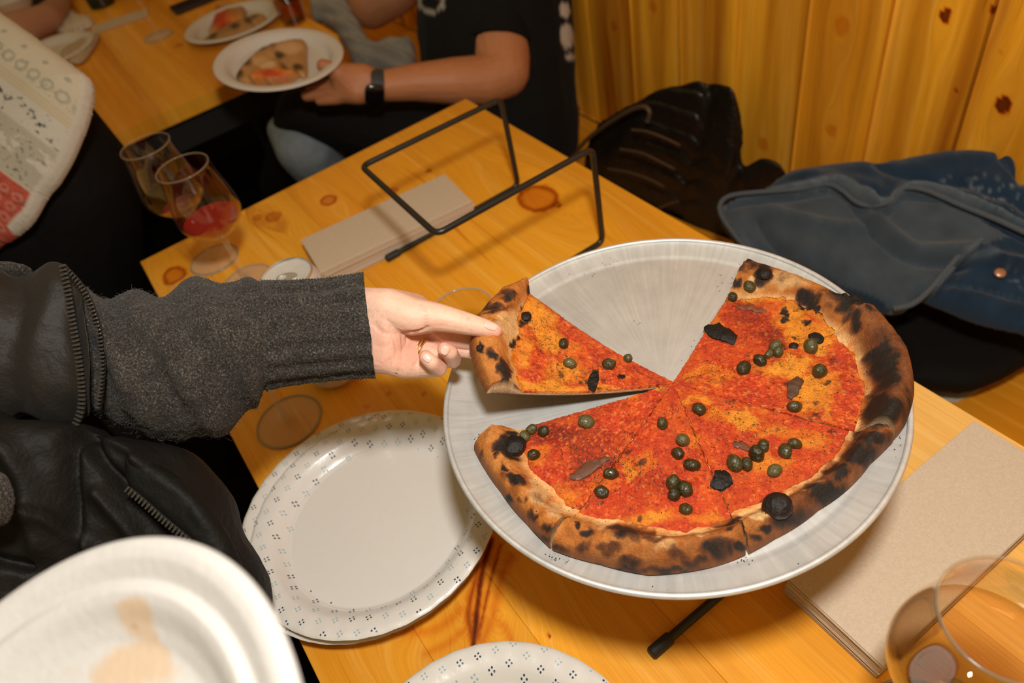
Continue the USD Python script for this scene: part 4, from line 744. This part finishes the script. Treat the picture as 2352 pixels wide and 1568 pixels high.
NYLON = plain('black_nylon', (.0145,.0118,.0092), .62, bump=(34., .003), var=.15, vs=20., sheen=.03, spec=.3)
NYLON3 = plain('black_nylon_front', (.0055,.0044,.0034), .66, bump=(34., .003), var=.2, vs=20., spec=.22)
NYLON2 = plain('black_green_nylon', (.0048,.005,.004), .66, bump=(50., .002), spec=.2)
TEETH = plain('zip_teeth', (.10,.095,.085), .25, metal=.7)
TAPE = plain('zip_tape', (.006,.006,.006), .8)
TOPJ = [(-90,610),(-20,622),(60,628),(110,616),(150,606)]; BOTJ = [(-90,1010),(-20,985),(30,966),(80,962),(130,972),(192,976)]
def jk(P, cx, ph): return .010*(fbm(P, 22, 3)-.5)+.004*np.sin(cx*.05+4*fbm(P, 14, 2)+2*np.sin(ph)[None,:])
shiftj = lambda ph: 40*np.sin(np.clip(ph, 0, np.pi))-22*np.cos(ph)
Pj, nj = sleeve([(p[0]-18, p[1]) for p in TOPJ], [(p[0]-18, p[1]) for p in BOTJ], -100, 168, lambda X: D0-.012+0*X, 90, 160, jk, squash=.55, x_shift=shiftj)
js = obj('jacket_sleeve', tube_mesh(Pj, hem=RIGHT*.0012), NYLON, pa, smooth=True, label='black nylon jacket sleeve with an open zipped cuff')
def zipper(parent, path_px, depth, tooth, gap, side, name='zipper'):
    p = smooth_path(path_px, 14); L = np.r_[0, np.cumsum(np.hypot(*np.diff(p, axis=0).T))]; n = int(L[-1]/gap); s = np.linspace(0, L[-1], n); q = np.stack([np.interp(s, L, p[:,0]), np.interp(s, L, p[:,1])], 1)
    P = np.array([atd(x, y, depth(k/(n-1))) for k, (x, y) in enumerate(q)]); T_ = np.gradient(P, axis=0); T_ /= np.linalg.norm(T_, axis=1, keepdims=True)
    ms = []
    for i in range(n):
        e1, e3 = T_[i], BACK; e2 = np.cross(e3, e1); e2 /= np.linalg.norm(e2); b = trimesh.creation.icosphere(subdivisions=1); k = np.sign(b.vertices)*np.abs(b.vertices)**.5
        ms.append((P[i]+k[:,:1]*e1*gap*.30*PXM+k[:,1:2]*e2*tooth*.5*PXM+k[:,2:]*e3*.0012+e3*.0022, np.array(b.faces)))
    tp = obj('zipper_tape', tube(P-BACK*.0006, tooth*.30*PXM, 8), TAPE, parent, smooth=True)
    obj('zipper_teeth', cat_meshes(ms), TEETH, parent, smooth=30, label='row of zip teeth')
zipper(js, [(148,612),(158,660),(166,710),(176,770),(186,830),(192,890),(190,940),(178,972)], lambda k: D0-.046+.01*abs(k-.5), 17, 9.2, 1)
zipper(js, [(150,612),(186,652),(212,700),(230,760),(238,820),(236,880),(228,935)], lambda k: D0-.043+.01*abs(k-.5), 12, 8.6, 1)
JP = [(-90,985),(60,968),(200,975),(245,1000),(320,1010),(420,1030),(476,1080),(520,1140),(541,1215),(578,1275),(606,1340),(600,1420),(520,1500),(300,1560),(60,1620),(-90,1640)]
def jbump(q):
    P = np.stack([q[:,0], q[:,1], q[:,0]*0], 1)*.001
    f = .012*(fbm(P, 9, 3)-.5)
    for poly, a, w in (([(300,1015),(380,1060),(460,1130),(545,1230)], .010, 16), ([(250,1020),(330,1110),(420,1190),(500,1290),(560,1400)], -.012, 14), ([(230,1000),(235,1150),(250,1300)], -.012, 18), ([(60,1020),(140,1100),(180,1260)], .012, 30), ([(0,1230),(60,1280),(140,1300)], -.012, 12), ([(120,1190),(200,1200),(260,1260)], .010, 20), ([(380,1080),(450,1160),(520,1260)], .009, 18), ([(300,1150),(370,1230),(430,1330)], .010, 22)):
        d, _ = cKDTree(smooth_path(poly, 12)).query(q); f = f+a*np.exp(-(d/w)**2)
    return f
(jm, jq) = pillow(outline(JP, 8), lambda x, y: atd(x, y, .575-.00010*max(0, 600-x)), .036, 7, jbump, edge=70, back=1.2)
jb = obj('jacket_front', jm, NYLON3, pa, smooth=True, label='front of the black nylon jacket')
zipper(jb, [(296,1122),(330,1150),(368,1184),(402,1212),(436,1240)], lambda k: .5030, 15, 9.5, 1)
FLAP = [(300,1050),(380,1075),(470,1150),(530,1240),(560,1330),(500,1330),(440,1240),(370,1180),(305,1120)]
fm, fq = pillow(outline(FLAP, 8), lambda x, y: atd(x, y, .522), .012, 7, lambda q: .006*(fbm(np.stack([q[:,0], q[:,1], q[:,0]*0], 1)*.001, 16, 3)-.5), edge=30)
obj('zip_flap', fm, NYLON2, jb, smooth=True, label='flap beside the jacket zip')
cm, cq_ = pillow(outline([(-60,1075),(0,1085),(20,1110),(28,1150),(20,1190),(0,1208),(-60,1215)], 8), lambda x, y: atd(x, y, .45), .02, 5, lambda q: .004*(fbm(np.stack([q[:,0], q[:,1], q[:,0]*0], 1)*.001, 90, 3)-.5), edge=40)
obj('other_cuff', cm, KNIT, pa, smooth=True, label='other grey knitted cuff at the frame edge')
km, kq_ = pillow(outline([(-60,600),(0,604),(40,606),(70,616),(60,640),(-60,650)], 8), lambda x, y: atd(x, y, D0+.03), .012, 5, lambda q: .004*(fbm(np.stack([q[:,0], q[:,1], q[:,0]*0], 1)*.001, 90, 3)-.5), edge=20)
obj('scarf', km, KNIT, pa, smooth=True, label='grey wool peeping over the jacket sleeve')
# ------------------------------------------------------------------ clothes heaped on the bench
def onplane(c, n):
    c, n = np.array(c, float), np.array(n, float)
    def f(x, y):
        r = ray(x, y); return EYE+r*((n@(c-EYE))/(n@r))
    return f
def flat3(q): return np.stack([q[:,0], q[:,1], q[:,0]*0], 1)*.001
def ridge(q, lst):
    f = np.zeros(len(q))
    for poly, a, w in lst:
        d, _ = cKDTree(smooth_path(poly, 12)).query(q); f = f+a*np.exp(-(d/w)**2)
    return f
LEATHER = plain('black_leather', (.009,.007,.0055), .36, bump=(26., .006), var=.25, vs=30.)
PIPING = plain('brown_piping', (.075,.045,.024), .5)
t = thing('leather_jacket', 'black leather jacket with brown seams slumped against the plank wall', 'jacket', (.85, 1.0, -.30))
pl = onplane((.845, 1.0, -.1), (1., .10, -.12))
LJ = [(1336,470),(1340,400),(1350,335),(1380,290),(1425,262),(1470,245),(1520,222),(1555,221),(1600,211),(1650,214),(1688,250),(1703,310),(1700,360),(1708,388),(1745,376),(1785,392),(1800,430),(1760,470),(1720,540),(1690,600),(1560,600),(1440,560)]
def lj(q):
    s = (q[:,1]-275)+(q[:,0]-1500)*-.32
    return .010*np.abs(np.sin(np.pi*s/47.))*(sstep(1440, 1480, q[:,0])*sstep(1620, 1585, q[:,0]))+.014*(fbm(flat3(q), 12, 3)-.5)+ridge(q, [([(1625,240),(1605,330),(1575,420),(1540,540)], -.022, 14), ([(1660,260),(1655,360),(1640,450)], .014, 20), ([(1690,300),(1680,400),(1660,470)], -.010, 10), ([(1420,300),(1380,360),(1360,440)], -.03, 26), ([(1700,400),(1660,470),(1650,560)], -.02, 18)])
(mm, mq) = pillow(outline(LJ, 6), pl, .06, 6, lj, edge=60, back=.5)
mm[0][:,2] = np.maximum(mm[0][:,2], -.2985); obj('jacket_body', mm, LEATHER, t, smooth=True)
for pts in ([(1350,345),(1385,305),(1430,270),(1480,240),(1515,229),(1530,240),(1526,262)], ):
    obj('collar_edge', tube(smooth_path([pl(*p)-np.array([.05,.01,-.012]) for p in pts], 8), .0045, 10), PIPING, t, smooth=True, label='brown bound edge of the collar')
for pts in ([(1500,278),(1535,282),(1575,296),(1610,312)], [(1472,322),(1520,330),(1565,350),(1597,366)], [(1443,367),(1490,374),(1535,388),(1572,406)], [(1555,455),(1580,445),(1600,438)]):
    obj('seam', tube(smooth_path([pl(*p)-np.array([.061,.01,-.014]) for p in pts], 8), .0026, 8), PIPING, t, smooth=True, label='raised brown seam')
# denim jacket
DEN = painted('denim', .85, (1300., .0006), .2, .28, 1500., sheen=.15)
t = thing('denim_jacket', 'blue denim jacket spread over the bench with its pale inside showing', 'jacket', (.75, .5, -.30))
pd = onplane((.60, .5, -.235), (-.50, 0, 1.))
DJ = [(1655,500),(1652,484),(1690,462),(1735,450),(1765,430),(1814,398),(1881,386),(1948,378),(2015,380),(2083,367),(2172,353),(2239,351),(2284,344),(2316,343),(2322,380),(2329,424),(2360,432),(2440,450),(2440,800),(2352,768),(2250,745),(2150,705),(2105,690),(2075,718),(2040,722),(1990,705),(1900,645),(1800,600),(1720,590),(1675,540)]
HEM1 = [(1655,490),(1665,474),(1690,464),(1750,458),(1830,452),(1895,441),(1930,455),(1960,480),(1990,490),(2030,484),(2050,460),(2075,450),(2120,457),(2200,492),(2280,525),(2360,562),(2440,590)]
HEM2 = [(1655,490),(1662,515),(1690,555),(1720,590)]
HEM3 = [(2195,598),(2160,640),(2120,685),(2085,712),(2045,722)]
INN_ = shapely.Polygon(HEM1[:14]+[(2300,560),(2195,598),(2120,685),(2045,722),(1900,645),(1800,600),(1720,590),(1690,555),(1662,515)])
def dj(q):
    return .024*(fbm(flat3(q), 9, 3)-.5)+.010*(fbm(flat3(q), 26, 3)-.5)+1.5*ridge(q, [(HEM1, .012, 9), ([(x, y+16) for x, y in HEM1], -.012, 9), (HEM2, .008, 8), (HEM3, .010, 8), ([(x+12, y+10) for x, y in HEM3], -.010, 8), ([(1960,480),(2010,540),(2080,590),(2200,600),(2352,640)], .012, 16), ([(1950,490),(2000,560),(2080,612),(2200,625)], -.012, 10), ([(1740,520),(1760,560),(1800,600)], -.012, 9), ([(1760,500),(1850,530),(1960,545)], .008, 14), ([(1800,420),(1900,430),(1990,460)], .006, 18), ([(2000,400),(2100,430),(2220,450),(2352,500)], -.007, 14), ([(2270,350),(2285,400),(2330,430)], -.008, 6), ([(2200,600),(2260,625),(2352,650)], .006, 10), ([(2150,665),(2260,690),(2400,720)], -.006, 6)])
(mm, mq) = pillow(outline(DJ, 6), pd, .028, 6, dj, edge=40, back=.6)
ins = shapely.contains_xy(INN_, mq[:,0], mq[:,1]).astype(float); nz = fbm(flat3(mq), 30, 4); nz2 = fbm(flat3(mq), 120, 3)
dt = np.array([.012,.031,.060])*(.6+.9*nz)[:,None]; it = np.array([.060,.080,.100])*(.6+.8*nz)[:,None]; dt = dt*(1-ins[:,None])+it*ins[:,None]
wear = np.clip(ridge(mq, [([(x, y) for x, y in HEM1], 1, 6), (HEM2, 1, 5), (HEM3, 1, 5), ([(2316,346),(2322,380),(2330,424)], .8, 4), ([(2268,352),(2284,395),(2325,428)], .5, 3), ([(2180,605),(2230,615),(2252,608)], .8, 6), ([(2150,662),(2240,684),(2352,706)], .35, 3)])*(.4+nz2), 0, 1)[:,None]*.6
dt = dt*(1-wear)+np.array([.20,.235,.26])*wear
sp = (sstep(.55, .72, nz2)*blob(mq, [(2270,470,70,40,1),(2200,430,60,20,.6),(2330,640,50,40,.7),(1850,460,60,20,.5)]))[:,None]*.7; dt = dt*(1-sp)+np.array([.25,.29,.31])*sp
mm[0][:,2] = np.maximum(mm[0][:,2], -.2985); obj('jacket_body', mm, DEN, t, smooth=True, attrs={'tint': dt})
HEMM = plain('denim_hem', (.085,.10,.115), .85, bump=(900., .0006), var=.3, vs=500.)
up_ = np.array([-.3,-.2,.6]); up_ /= np.linalg.norm(up_)
for pts in (HEM1, HEM2, HEM3):
    obj('hem', tube(smooth_path([pd(*p)+up_*.030 for p in pts], 8), .0042, 8), HEMM, t, smooth=True, label='pale worn hem of the denim')
bp = pd(2280,645)+up_*.034; v, f = lathe([(.0001,.003),(.005,.0028),(.0068,.0015),(.0072,0),(.0001,0)], 24, bp); obj('button', (tilt_to(v, (-.35,-.2,1), bp), f), plain('copper', (.55,.30,.20), .35, metal=.7), t, smooth=40, label='copper button')
# bag and paper beneath
t = thing('black_coat', 'black coat lying on the bench seat below the denim jacket', 'coat', (.72, .35, -.30))
(mm, mq) = pillow(outline([(2030,730),(2100,690),(2250,740),(2352,765),(2440,780),(2440,800),(2352,842),(2290,876),(2215,900),(2120,888),(2080,872),(2060,800)], 6), lambda x, y: at(x, y, -.255), .03, 6, lambda q: .008*(fbm(flat3(q), 16, 3)-.5), edge=40, back=1.2)
mm[0][:,2] = np.maximum(mm[0][:,2], -.2985); obj('coat_body', mm, plain('black_wool', (.005,.004,.0035), .85, bump=(200., .0015), spec=.2), t, smooth=True)
pp = [at(*p, -.298)[:2] for p in ((2110,888), (2262,884), (2240,900), (2200,922), (2150,920))]
po = shapely.Polygon(pp); tm = trimesh.creation.extrude_polygon(po, .0015); obj('paper_sheet', (np.array(tm.vertices)+[0,0,-.2995], np.array(tm.faces)), plain('grey_paper', (.50,.46,.38), .7), label='folded grey paper peeping from under the black coat', cat='paper')

# ------------------------------------------------------------------ the far table's things
def small_plate(label, c, R, nrm, mat):
    t = thing('paper_plate', label, 'paper plate', c, group='white plates at the far table')
    prof = plate_profile(R); full = prof+[(R*.998,.0160),(R*.97,.0174),(R*.85,.0158),(R*.775,.0070),(R*.71,.0010),(0,.0008)]
    v, f = lathe(full, 96, c); obj('plate_body', (tilt_to(v, nrm, np.array(c)), f), mat, t, smooth=50); return t
PWHITE = plain('white_paper_plate', (.60,.575,.53), .5)
cA = at(540,58,.006); cA[2] = .0005; small_plate('white plate of pizza lying on the far table', cA, .121, (0,0,1), PWHITE)
cB = np.array([.31,1.353,.085]); nB = np.array([.104,-.132,1.]); nB /= np.linalg.norm(nB); small_plate('white plate of pizza held up by the person in the black T-shirt', cB, .117, nB, PWHITE)
cC = at(118,128,.006); cC[2] = .0005; small_plate('white plate at the far left behind the bandana print garment', cC, .115, (0,0,1), PWHITE)
SL = painted('baked_slice', .45, (300., .001), .4, .25, 500., coat=.1)
def far_slice(label, poly, place, thick, cols, nrm, z=0):
    """cols: (x, y, rx, ry, strength, colour)"""
    (mm, mq) = pillow(outline(poly, 6), place, thick, 4, lambda q: .004*(fbm(flat3(q), 60, 3)-.5), edge=9, back=.05)
    tint = np.tile([.46,.24,.085], (len(mq),1))*(.6+.8*fbm(flat3(mq), 50, 3))[:,None]
    for x, y, rx, ry, s, c in cols:
        w = blob(warp(mq, flat3(mq)*1.0, 8, 40), [(x, y, rx, ry, s)])[:,None].clip(0,1); tint = tint*(1-w)+np.array(c)*w
    t = thing('pizza_slice', label, 'pizza slice', mm[0].mean(0), group='slices on the far plates')
    obj('slice_body', mm, SL, t, smooth=True, attrs={'tint': tint}); return t
BL, RD, OG, PT = (.02,.014,.012), (.55,.06,.012), (.70,.20,.02), (.72,.46,.24)
pB = onplane(cB+nB*.004, nB)
far_slice('mushroom slice with dark edge on the held plate', [(545,188),(552,165),(580,135),(600,118),(640,102),(700,96),(706,140),(704,178),(670,170),(640,150),(600,175),(575,196)], pB, .012, [(555,180,12,12,.9,BL),(575,150,10,10,.8,BL),(602,120,14,8,.9,BL),(625,112,12,6,.6,BL),(648,136,12,10,.9,BL),(690,165,12,10,.9,BL),(670,120,30,14,.7,PT),(600,150,20,10,.5,PT)], nB)
far_slice('red slice with a pale crust on the held plate', [(578,192),(590,172),(615,152),(640,146),(652,154),(655,168),(690,172),(672,188),(630,198)], pB, .020, [(618,162,26,10,.9,PT),(630,184,36,10,1,RD),(660,176,24,8,.8,OG),(600,186,14,8,.7,OG)], nB)
pA = lambda x, y: at(x, y, .006)
far_slice('red slice on the far plate', [(480,78),(492,48),(500,14),(530,10),(560,14),(566,30),(560,44),(520,60),(490,84)], pA, .012, [(510,45,22,26,1,RD),(530,18,30,8,.8,PT),(535,45,16,10,.8,OG)], (0,0,1))
far_slice('mushroom slice on the far plate', [(466,96),(486,84),(520,62),(560,46),(596,34),(612,44),(586,64),(540,84),(500,97)], pA, .012, [(490,88,14,8,.9,BL),(545,66,12,8,.8,BL),(575,54,12,8,.8,BL),(590,44,10,6,.8,(.10,.09,.06))], (0,0,1))
p = at(364,84,0); wine_glass('stemmed glass on the far table in front of the bottle', p[0], p[1], .20, .034, .042, .037, 0, None, .105)
TIS = plain('tissue', (.60,.55,.47), .8)
def lump(name, label, cat, poly, z, th, mat, sc=60, amp=.012):
    (mm, mq) = pillow(outline(poly, 6), lambda x, y: at(x, y, z), th, 4, lambda q: amp*(np.abs(fbm(flat3(q), sc, 3)-.5)*2-.3), edge=18, back=.02); obj(name, mm, mat, label=label, cat=cat, smooth=20)
lump('paper_napkin', 'crumpled white paper napkin at the left end of the far table', 'napkin', [(116,62),(130,45),(158,22),(180,34),(208,40),(212,58),(180,72),(140,78)], .003, .02, TIS)
lump('paper_napkin', 'crumpled beige napkin lying in the far left plate', 'napkin', [(140,130),(150,112),(190,90),(226,78),(218,104),(196,136),(176,146),(150,142)], .006, .014, plain('tissue_beige', (.46,.36,.25), .8))
q = [at(*p, .004)[:2] for p in ((205,62), (332,20), (216,76))]
napkins('flat kraft napkin lying between bottle and stemmed glass on the far table', (q[0], q[1], q[2]), 2, .005, .0004, 11)
p = at(238,12,0)
t = thing('wine_bottle', 'dark wine bottle with a pale label at the top left edge', 'bottle', (p[0], p[1], 0))
obj('bottle_glass', lathe([(.0001,.012),(.030,.004),(.036,.002),(.0372,.008),(.0372,.19),(.034,.215),(.018,.245),(.0145,.26),(.0145,.30),(.0001,.30)], 48, (p[0],p[1],0)), plain('bottle_green', (.006,.012,.006), .08, coat=.5), t, smooth=40)
obj('paper_label', lathe([(.0376,.055),(.0378,.055),(.0378,.15),(.0376,.15)], 48, (p[0],p[1],0)), plain('label_cream', (.55,.56,.48), .6), t, smooth=40)
p = at(455,8,0); obj('phone', rbox(p[0]-.07, p[0]+.07, p[1]-.036, p[1]+.036, .0003, .011, .004), plain('dark_purple', (.018,.010,.018), .3), label='dark phone lying on the far table by the plate of pizza', cat='phone')
p = at(678,52,0)
t = thing('glass_tumbler', 'tumbler with a pink drink at the right end of the far table', 'glass', (p[0], p[1], 0))
obj('tumbler_body', lathe([(.0001,.0004),(.027,.0004),(.029,.003),(.034,.095),(.0332,.0955),(.0278,.007),(.0001,.006)], 48, (p[0],p[1],0)), PANE, t, smooth=40)
obj('drink', lathe([(.0001,.0064),(.0275,.0074),(.031,.055),(.0001,.055)], 48, (p[0],p[1],0)), PINK, t, smooth=40, label='pink drink')

p = at(30,8,.03); obj('bowl', lathe([(.0001,.0005),(.03,.0005),(.05,.018),(.062,.045),(.0635,.046),(.0625,.043),(.05,.022),(.03,.005),(.0001,.004)], 64, (p[0],p[1],0)), PWHITE, label='white bowl at the top left corner behind the resting forearm', cat='bowl', smooth=40)

# ------------------------------------------------------------------ the people behind
def A(x, y, d, r): return atd(x, y, d), r
TAN = dict(base=(.46,.19,.082), red=(.40,.14,.06))
pb = thing('person', 'person in a black T-shirt with a watch holding the plate of pizza', 'person', atd(1150,330,1.6)*[1,1,0]+[0,0,-.75])
jn = [A(1150,-40,1.44,.060), A(1146,90,1.42,.064), A(1158,165,1.40,.050), A(1115,184,1.39,.047), A(1040,187,1.37,.043), A(950,190,1.352,.034), A(880,198,1.335,.028), A(866,200,1.333,.027),
      A(835,180,1.325,.026), A(820,210,1.325,.024), A(782,172,1.318,.021), A(790,214,1.33,.018), A(764,160,1.306,.0145), A(742,150,1.300,.0115), A(750,214,1.335,.0125), A(705,220,1.340,.0105), A(755,202,1.335,.0125), A(715,208,1.342,.0105), A(765,190,1.335,.0125), A(730,196,1.345,.0105), A(772,226,1.332,.0115), A(735,230,1.336,.0098),
      A(1180,315,1.56,.09), A(1140,-40,1.50,.09)]
bs, bt = skin_body(jn, [(0,1),(1,2),(2,3),(3,4),(4,5),(5,6),(6,7),(7,8,9),(8,9,10,11),(10,12),(12,13),(11,14),(14,15),(9,16),(16,17),(8,18),(18,19),(11,20),(20,21),(0,23),(23,22)], .008, 4, [(770,170,40,30,.6),(720,215,40,20,.7)], (), TAN['base'], TAN['red'])
obj('body', bs, SKIN, pb, smooth=True, attrs={'tint': bt}, label='tanned forearm and hand')
SHIRT = painted('black_cotton', .85, (600., .0006), .2, .15, 300., sheen=.03)
st = hull_chain([A(1128,-150,1.44,.152), A(1138,110,1.53,.166), A(1183,295,1.57,.142), A(1150,-110,1.45,.078), A(1148,-30,1.43,.074)], [(0,1),(1,2),(3,4),(0,3)], .009, 5)
v = np.array(st.vertices); v = v+np.array(st.vertex_normals)*(.014*(fbm(v, 9, 4)-.5))[:,None]; q = pix(v); keepc = np.clip(blob(q, [(1298,24,12,20,1),(1302,84,17,30,1),(1311,131,12,8,.9),(1322,97,6,12,.6)])*(.5+1.1*fbm(v, 90, 2)), 0, 1); keepc = sstep(.45, .6, keepc)
rg_ = np.hypot((q[:,0]-990)/30, (q[:,1]-4)/26); keepc = np.maximum(keepc, ((rg_ > .72) & (rg_ < 1.05)).astype(float)*.55); front = (np.array(st.vertex_normals) @ BACK > 0); keepc = keepc*front
tn = np.tile([.0045,.0042,.004], (len(v),1))*(1-keepc[:,None])+np.array([.62,.58,.52])*keepc[:,None]
obj('t_shirt', (v, np.array(st.faces)), SHIRT, pb, smooth=True, attrs={'tint': tn}, label='black T-shirt with a white print on the back')
sp_ = smooth_path([atd(1150,-70,1.44), atd(1149,20,1.43), atd(1145,112,1.42)], 8); sv, sf = tube(sp_, np.linspace(.074, .0715, len(sp_)), 48); sv = sv+(.006*(fbm(sv, 14, 3)-.5))[:,None]
obj('shirt_sleeve', (sv, sf), SHIRT, pb, smooth=40, label='short black sleeve') if False else obj('shirt_sleeve', (sv, sf), plain('black_cotton_plain', (.0045,.0042,.004), .85, bump=(200., .001), spec=.2), pb, smooth=40, label='short black sleeve')
PANT = plain('dark_trousers', (.0055,.004,.0032), .85, bump=(60., .004), spec=.2)
tr = hull_chain([A(1180,335,1.57,.095), A(900,300,1.52,.080), A(690,252,1.50,.048), A(640,420,1.9,.05), A(900,400,1.60,.09)], [(0,1),(1,2),(2,3),(0,4)], .012, 5)
obj('trousers', tr, PANT, pb, smooth=True, label='dark trousers')
wa, wb = atd(886,200,1.337), atd(846,198,1.330); axw = (wb-wa)/np.linalg.norm(wb-wa); uw = np.cross(axw, BACK); uw /= np.linalg.norm(uw); ww = np.cross(axw, uw); wc = atd(866,200,1.333)
prof_ = []; a_ = np.linspace(0, 2*np.pi, 41)[:-1]
ring = [wc+axw*o+(.0295+h)*(np.cos(a_)[:,None]*uw+np.sin(a_)[:,None]*ww) for o, h in ((-.012,0),(-.011,.0022),(.011,.0022),(.012,0),(.010,-.001),(-.010,-.001))]
wp = obj('watch', (np.vstack(ring), grid_faces(6, 40, True, True)), plain('watch_band', (.035,.04,.042), .6), pb, smooth=40, label='grey watch band')
wf = wc+(-UP*.022+BACK*.022); fx = trimesh.creation.icosphere(subdivisions=3).vertices; fx = np.sign(fx)*np.abs(fx)**.5; nf = (wf-wc)/np.linalg.norm(wf-wc); s2 = np.cross(nf, axw)
obj('watch_face', (wf+fx[:,:1]*axw*.018+fx[:,1:2]*s2*.02+fx[:,2:]*nf*.006, np.array(trimesh.creation.icosphere(subdivisions=3).faces)), plain('watch_glass', (.004,.004,.005), .1, coat=.6), wp, smooth=True, label='black watch face')
# person beyond, in pale clothes and jeans
pd_ = thing('person', 'person in pale clothes and light jeans behind the held plate', 'person', atd(800,100,2.05)*[1,1,0]+[0,0,-.75])
bs, bt = skin_body([A(770,-60,1.95,.06), A(850,10,1.90,.062), A(900,-10,1.88,.055), A(990,-80,1.85,.05)], [(0,1),(1,2),(2,3)], .012, 4, (), (), (.44,.19,.085), (.4,.14,.06))
obj('body', bs, SKIN, pd_, smooth=True, attrs={'tint': bt}, label='bare forearm')
CREAM = plain('pale_cloth', (.34,.31,.25), .85, bump=(30., .008), var=.15, vs=18.)
(mm, mq) = pillow(outline([(716,-60),(790,-60),(800,0),(830,60),(860,100),(945,92),(948,165),(880,168),(820,160),(800,120),(770,70),(738,46),(716,36)], 6), lambda x, y: atd(x, y, 1.88), .04, 6, lambda q: .016*(fbm(flat3(q), 28, 3)-.5)+.008*np.sin((q[:,1]-q[:,0]*.3)*.22), edge=40, back=1.0)
obj('pale_top', mm, CREAM, pd_, smooth=True, label='pale grey folded clothing')
jl = hull_chain([A(705,338,1.56,.068), A(770,430,1.70,.055), A(700,520,1.9,.06), A(650,300,1.58,.034)], [(0,1),(1,2),(0,3)], .012, 5)
obj('jeans', jl, plain('light_jeans', (.20,.235,.255), .85, bump=(40., .004), var=.2, vs=25.), pd_, smooth=True, label='light blue jeans at the knee')
# person at the left in the bandana print
pc = thing('person', 'person at the left edge in a bandana print garment and black trousers', 'person', atd(60,420,1.05)*[1,1,0]+[0,0,-.75])
BP = [(-90,-30),(0,29),(62,72),(130,122),(196,172),(209,186),(210,215),(200,265),(186,305),(160,365),(130,415),(104,446),(74,498),(40,532),(0,556),(-90,585)]
def bb(q): return .010*(fbm(flat3(q), 7, 3)-.5)
(mm, mq) = pillow(outline(BP, 6), lambda x, y: atd(x, y, .98-.00010*x), .035, 3.0, bb, edge=110, back=1.0)
d = ((mq[:,1]-30)-.75*mq[:,0])*.8; s = (mq[:,0]+.75*(mq[:,1]-30))*.8; nz = fbm(flat3(mq), 180, 3); nb = fbm(flat3(mq), 60, 3)
tc = np.tile([.49,.44,.33], (len(mq),1))
def band(a, b, c, w=1.): 
    global tc
    k = (sstep(a-3, a+3, d)*(1-sstep(b-3, b+3, d)))[:,None]*np.reshape(w, (-1,1)) if np.ndim(w) else (sstep(a-3, a+3, d)*(1-sstep(b-3, b+3, d)))[:,None]*w
    tc = tc*(1-k)+np.array(c)*k
ringp = np.abs(np.hypot(((s+20) % 34)-17, d-72)-11); band(54, 92, (.20,.21,.17), (ringp < 3.6)*.5); band(54, 92, (.22,.23,.19), sstep(.6, .7, nz)*.5)
dots = np.hypot(((s+7) % 58)-29, d-34); band(20, 48, (.25,.24,.2), (dots < 6)*.7)
for a in (100, 108, 116): band(a, a+3, (.42,.31,.16), .6)
band(122, 180, (.50,.475,.42), .85); band(126, 176, (.035,.04,.04), sstep(.50, .58, nb)*sstep(.52, .6, nz)*.95); band(180, 285, (.36,.34,.28), .8); band(190, 282, (.10,.10,.085), sstep(.62, .68, nz)*.75); band(196, 240, (.58,.55,.48), sstep(.55, .6, nb)*.7); band(250, 280, (.03,.035,.035), sstep(.56, .64, nb)*sstep(.5, .6, nz)*.9)
band(288, 900, (.42,.075,.05), 1.); band(288, 900, (.22,.05,.035), sstep(.5, .6, nz)*.8); band(300, 900, (.55,.30,.22), (np.abs(np.hypot(((s+9) % 26)-13, ((d-300) % 26)-13)-7) < 2.2)*.4)
edge_d, _ = cKDTree(smooth_path(BP[4:14], 20)).query(mq); k = (edge_d < 9).astype(float)[:,None]; tc = tc*(1-k)+np.array([.50,.47,.40])*k
obj('printed_garment', mm, painted('bandana_cotton', .85, (500., .0006), .2, .10, 700.), pc, smooth=True, attrs={'tint': tc}, label='cream, grey and red bandana print garment with a pale bound edge')
lg = hull_chain([A(60,300,1.10,.10), A(120,430,1.12,.125), A(150,620,1.20,.12), A(160,800,1.35,.10), A(0,500,1.10,.12)], [(0,1),(1,2),(2,3),(0,4),(4,2)], .014, 5)
obj('trousers', lg, plain('black_trousers', (.0028,.0028,.0028), .8, bump=(40., .003), spec=.15), pc, smooth=True, label='black trousers')
bs, bt = skin_body([A(0,420,1.12,.05), A(-60,200,1.12,.06), A(-110,50,1.14,.05)], [(0,1),(1,2)], .012, 3, (), (), (.6,.33,.22), (.5,.25,.17)); obj('body', bs, SKIN, pc, smooth=True, attrs={'tint': bt})
pe = thing('person', 'person at the top left corner resting a bare forearm on the far table', 'person', at(40,60,0)*[1,1,0]+[0,0,-.75])
bs, bt = skin_body([(at(x, y, r+.006), r) for x, y, r in ((-60,120,.05), (40,70,.046), (108,42,.036), (132,18,.030), (142,-30,.028), (-160,90,.07))], [(5,0),(0,1),(1,2),(2,3),(3,4)], .012, 4, (), (), (.42,.22,.135), (.36,.16,.1)); obj('body', bs, SKIN, pe, smooth=True, attrs={'tint': bt}, label='bare forearm')
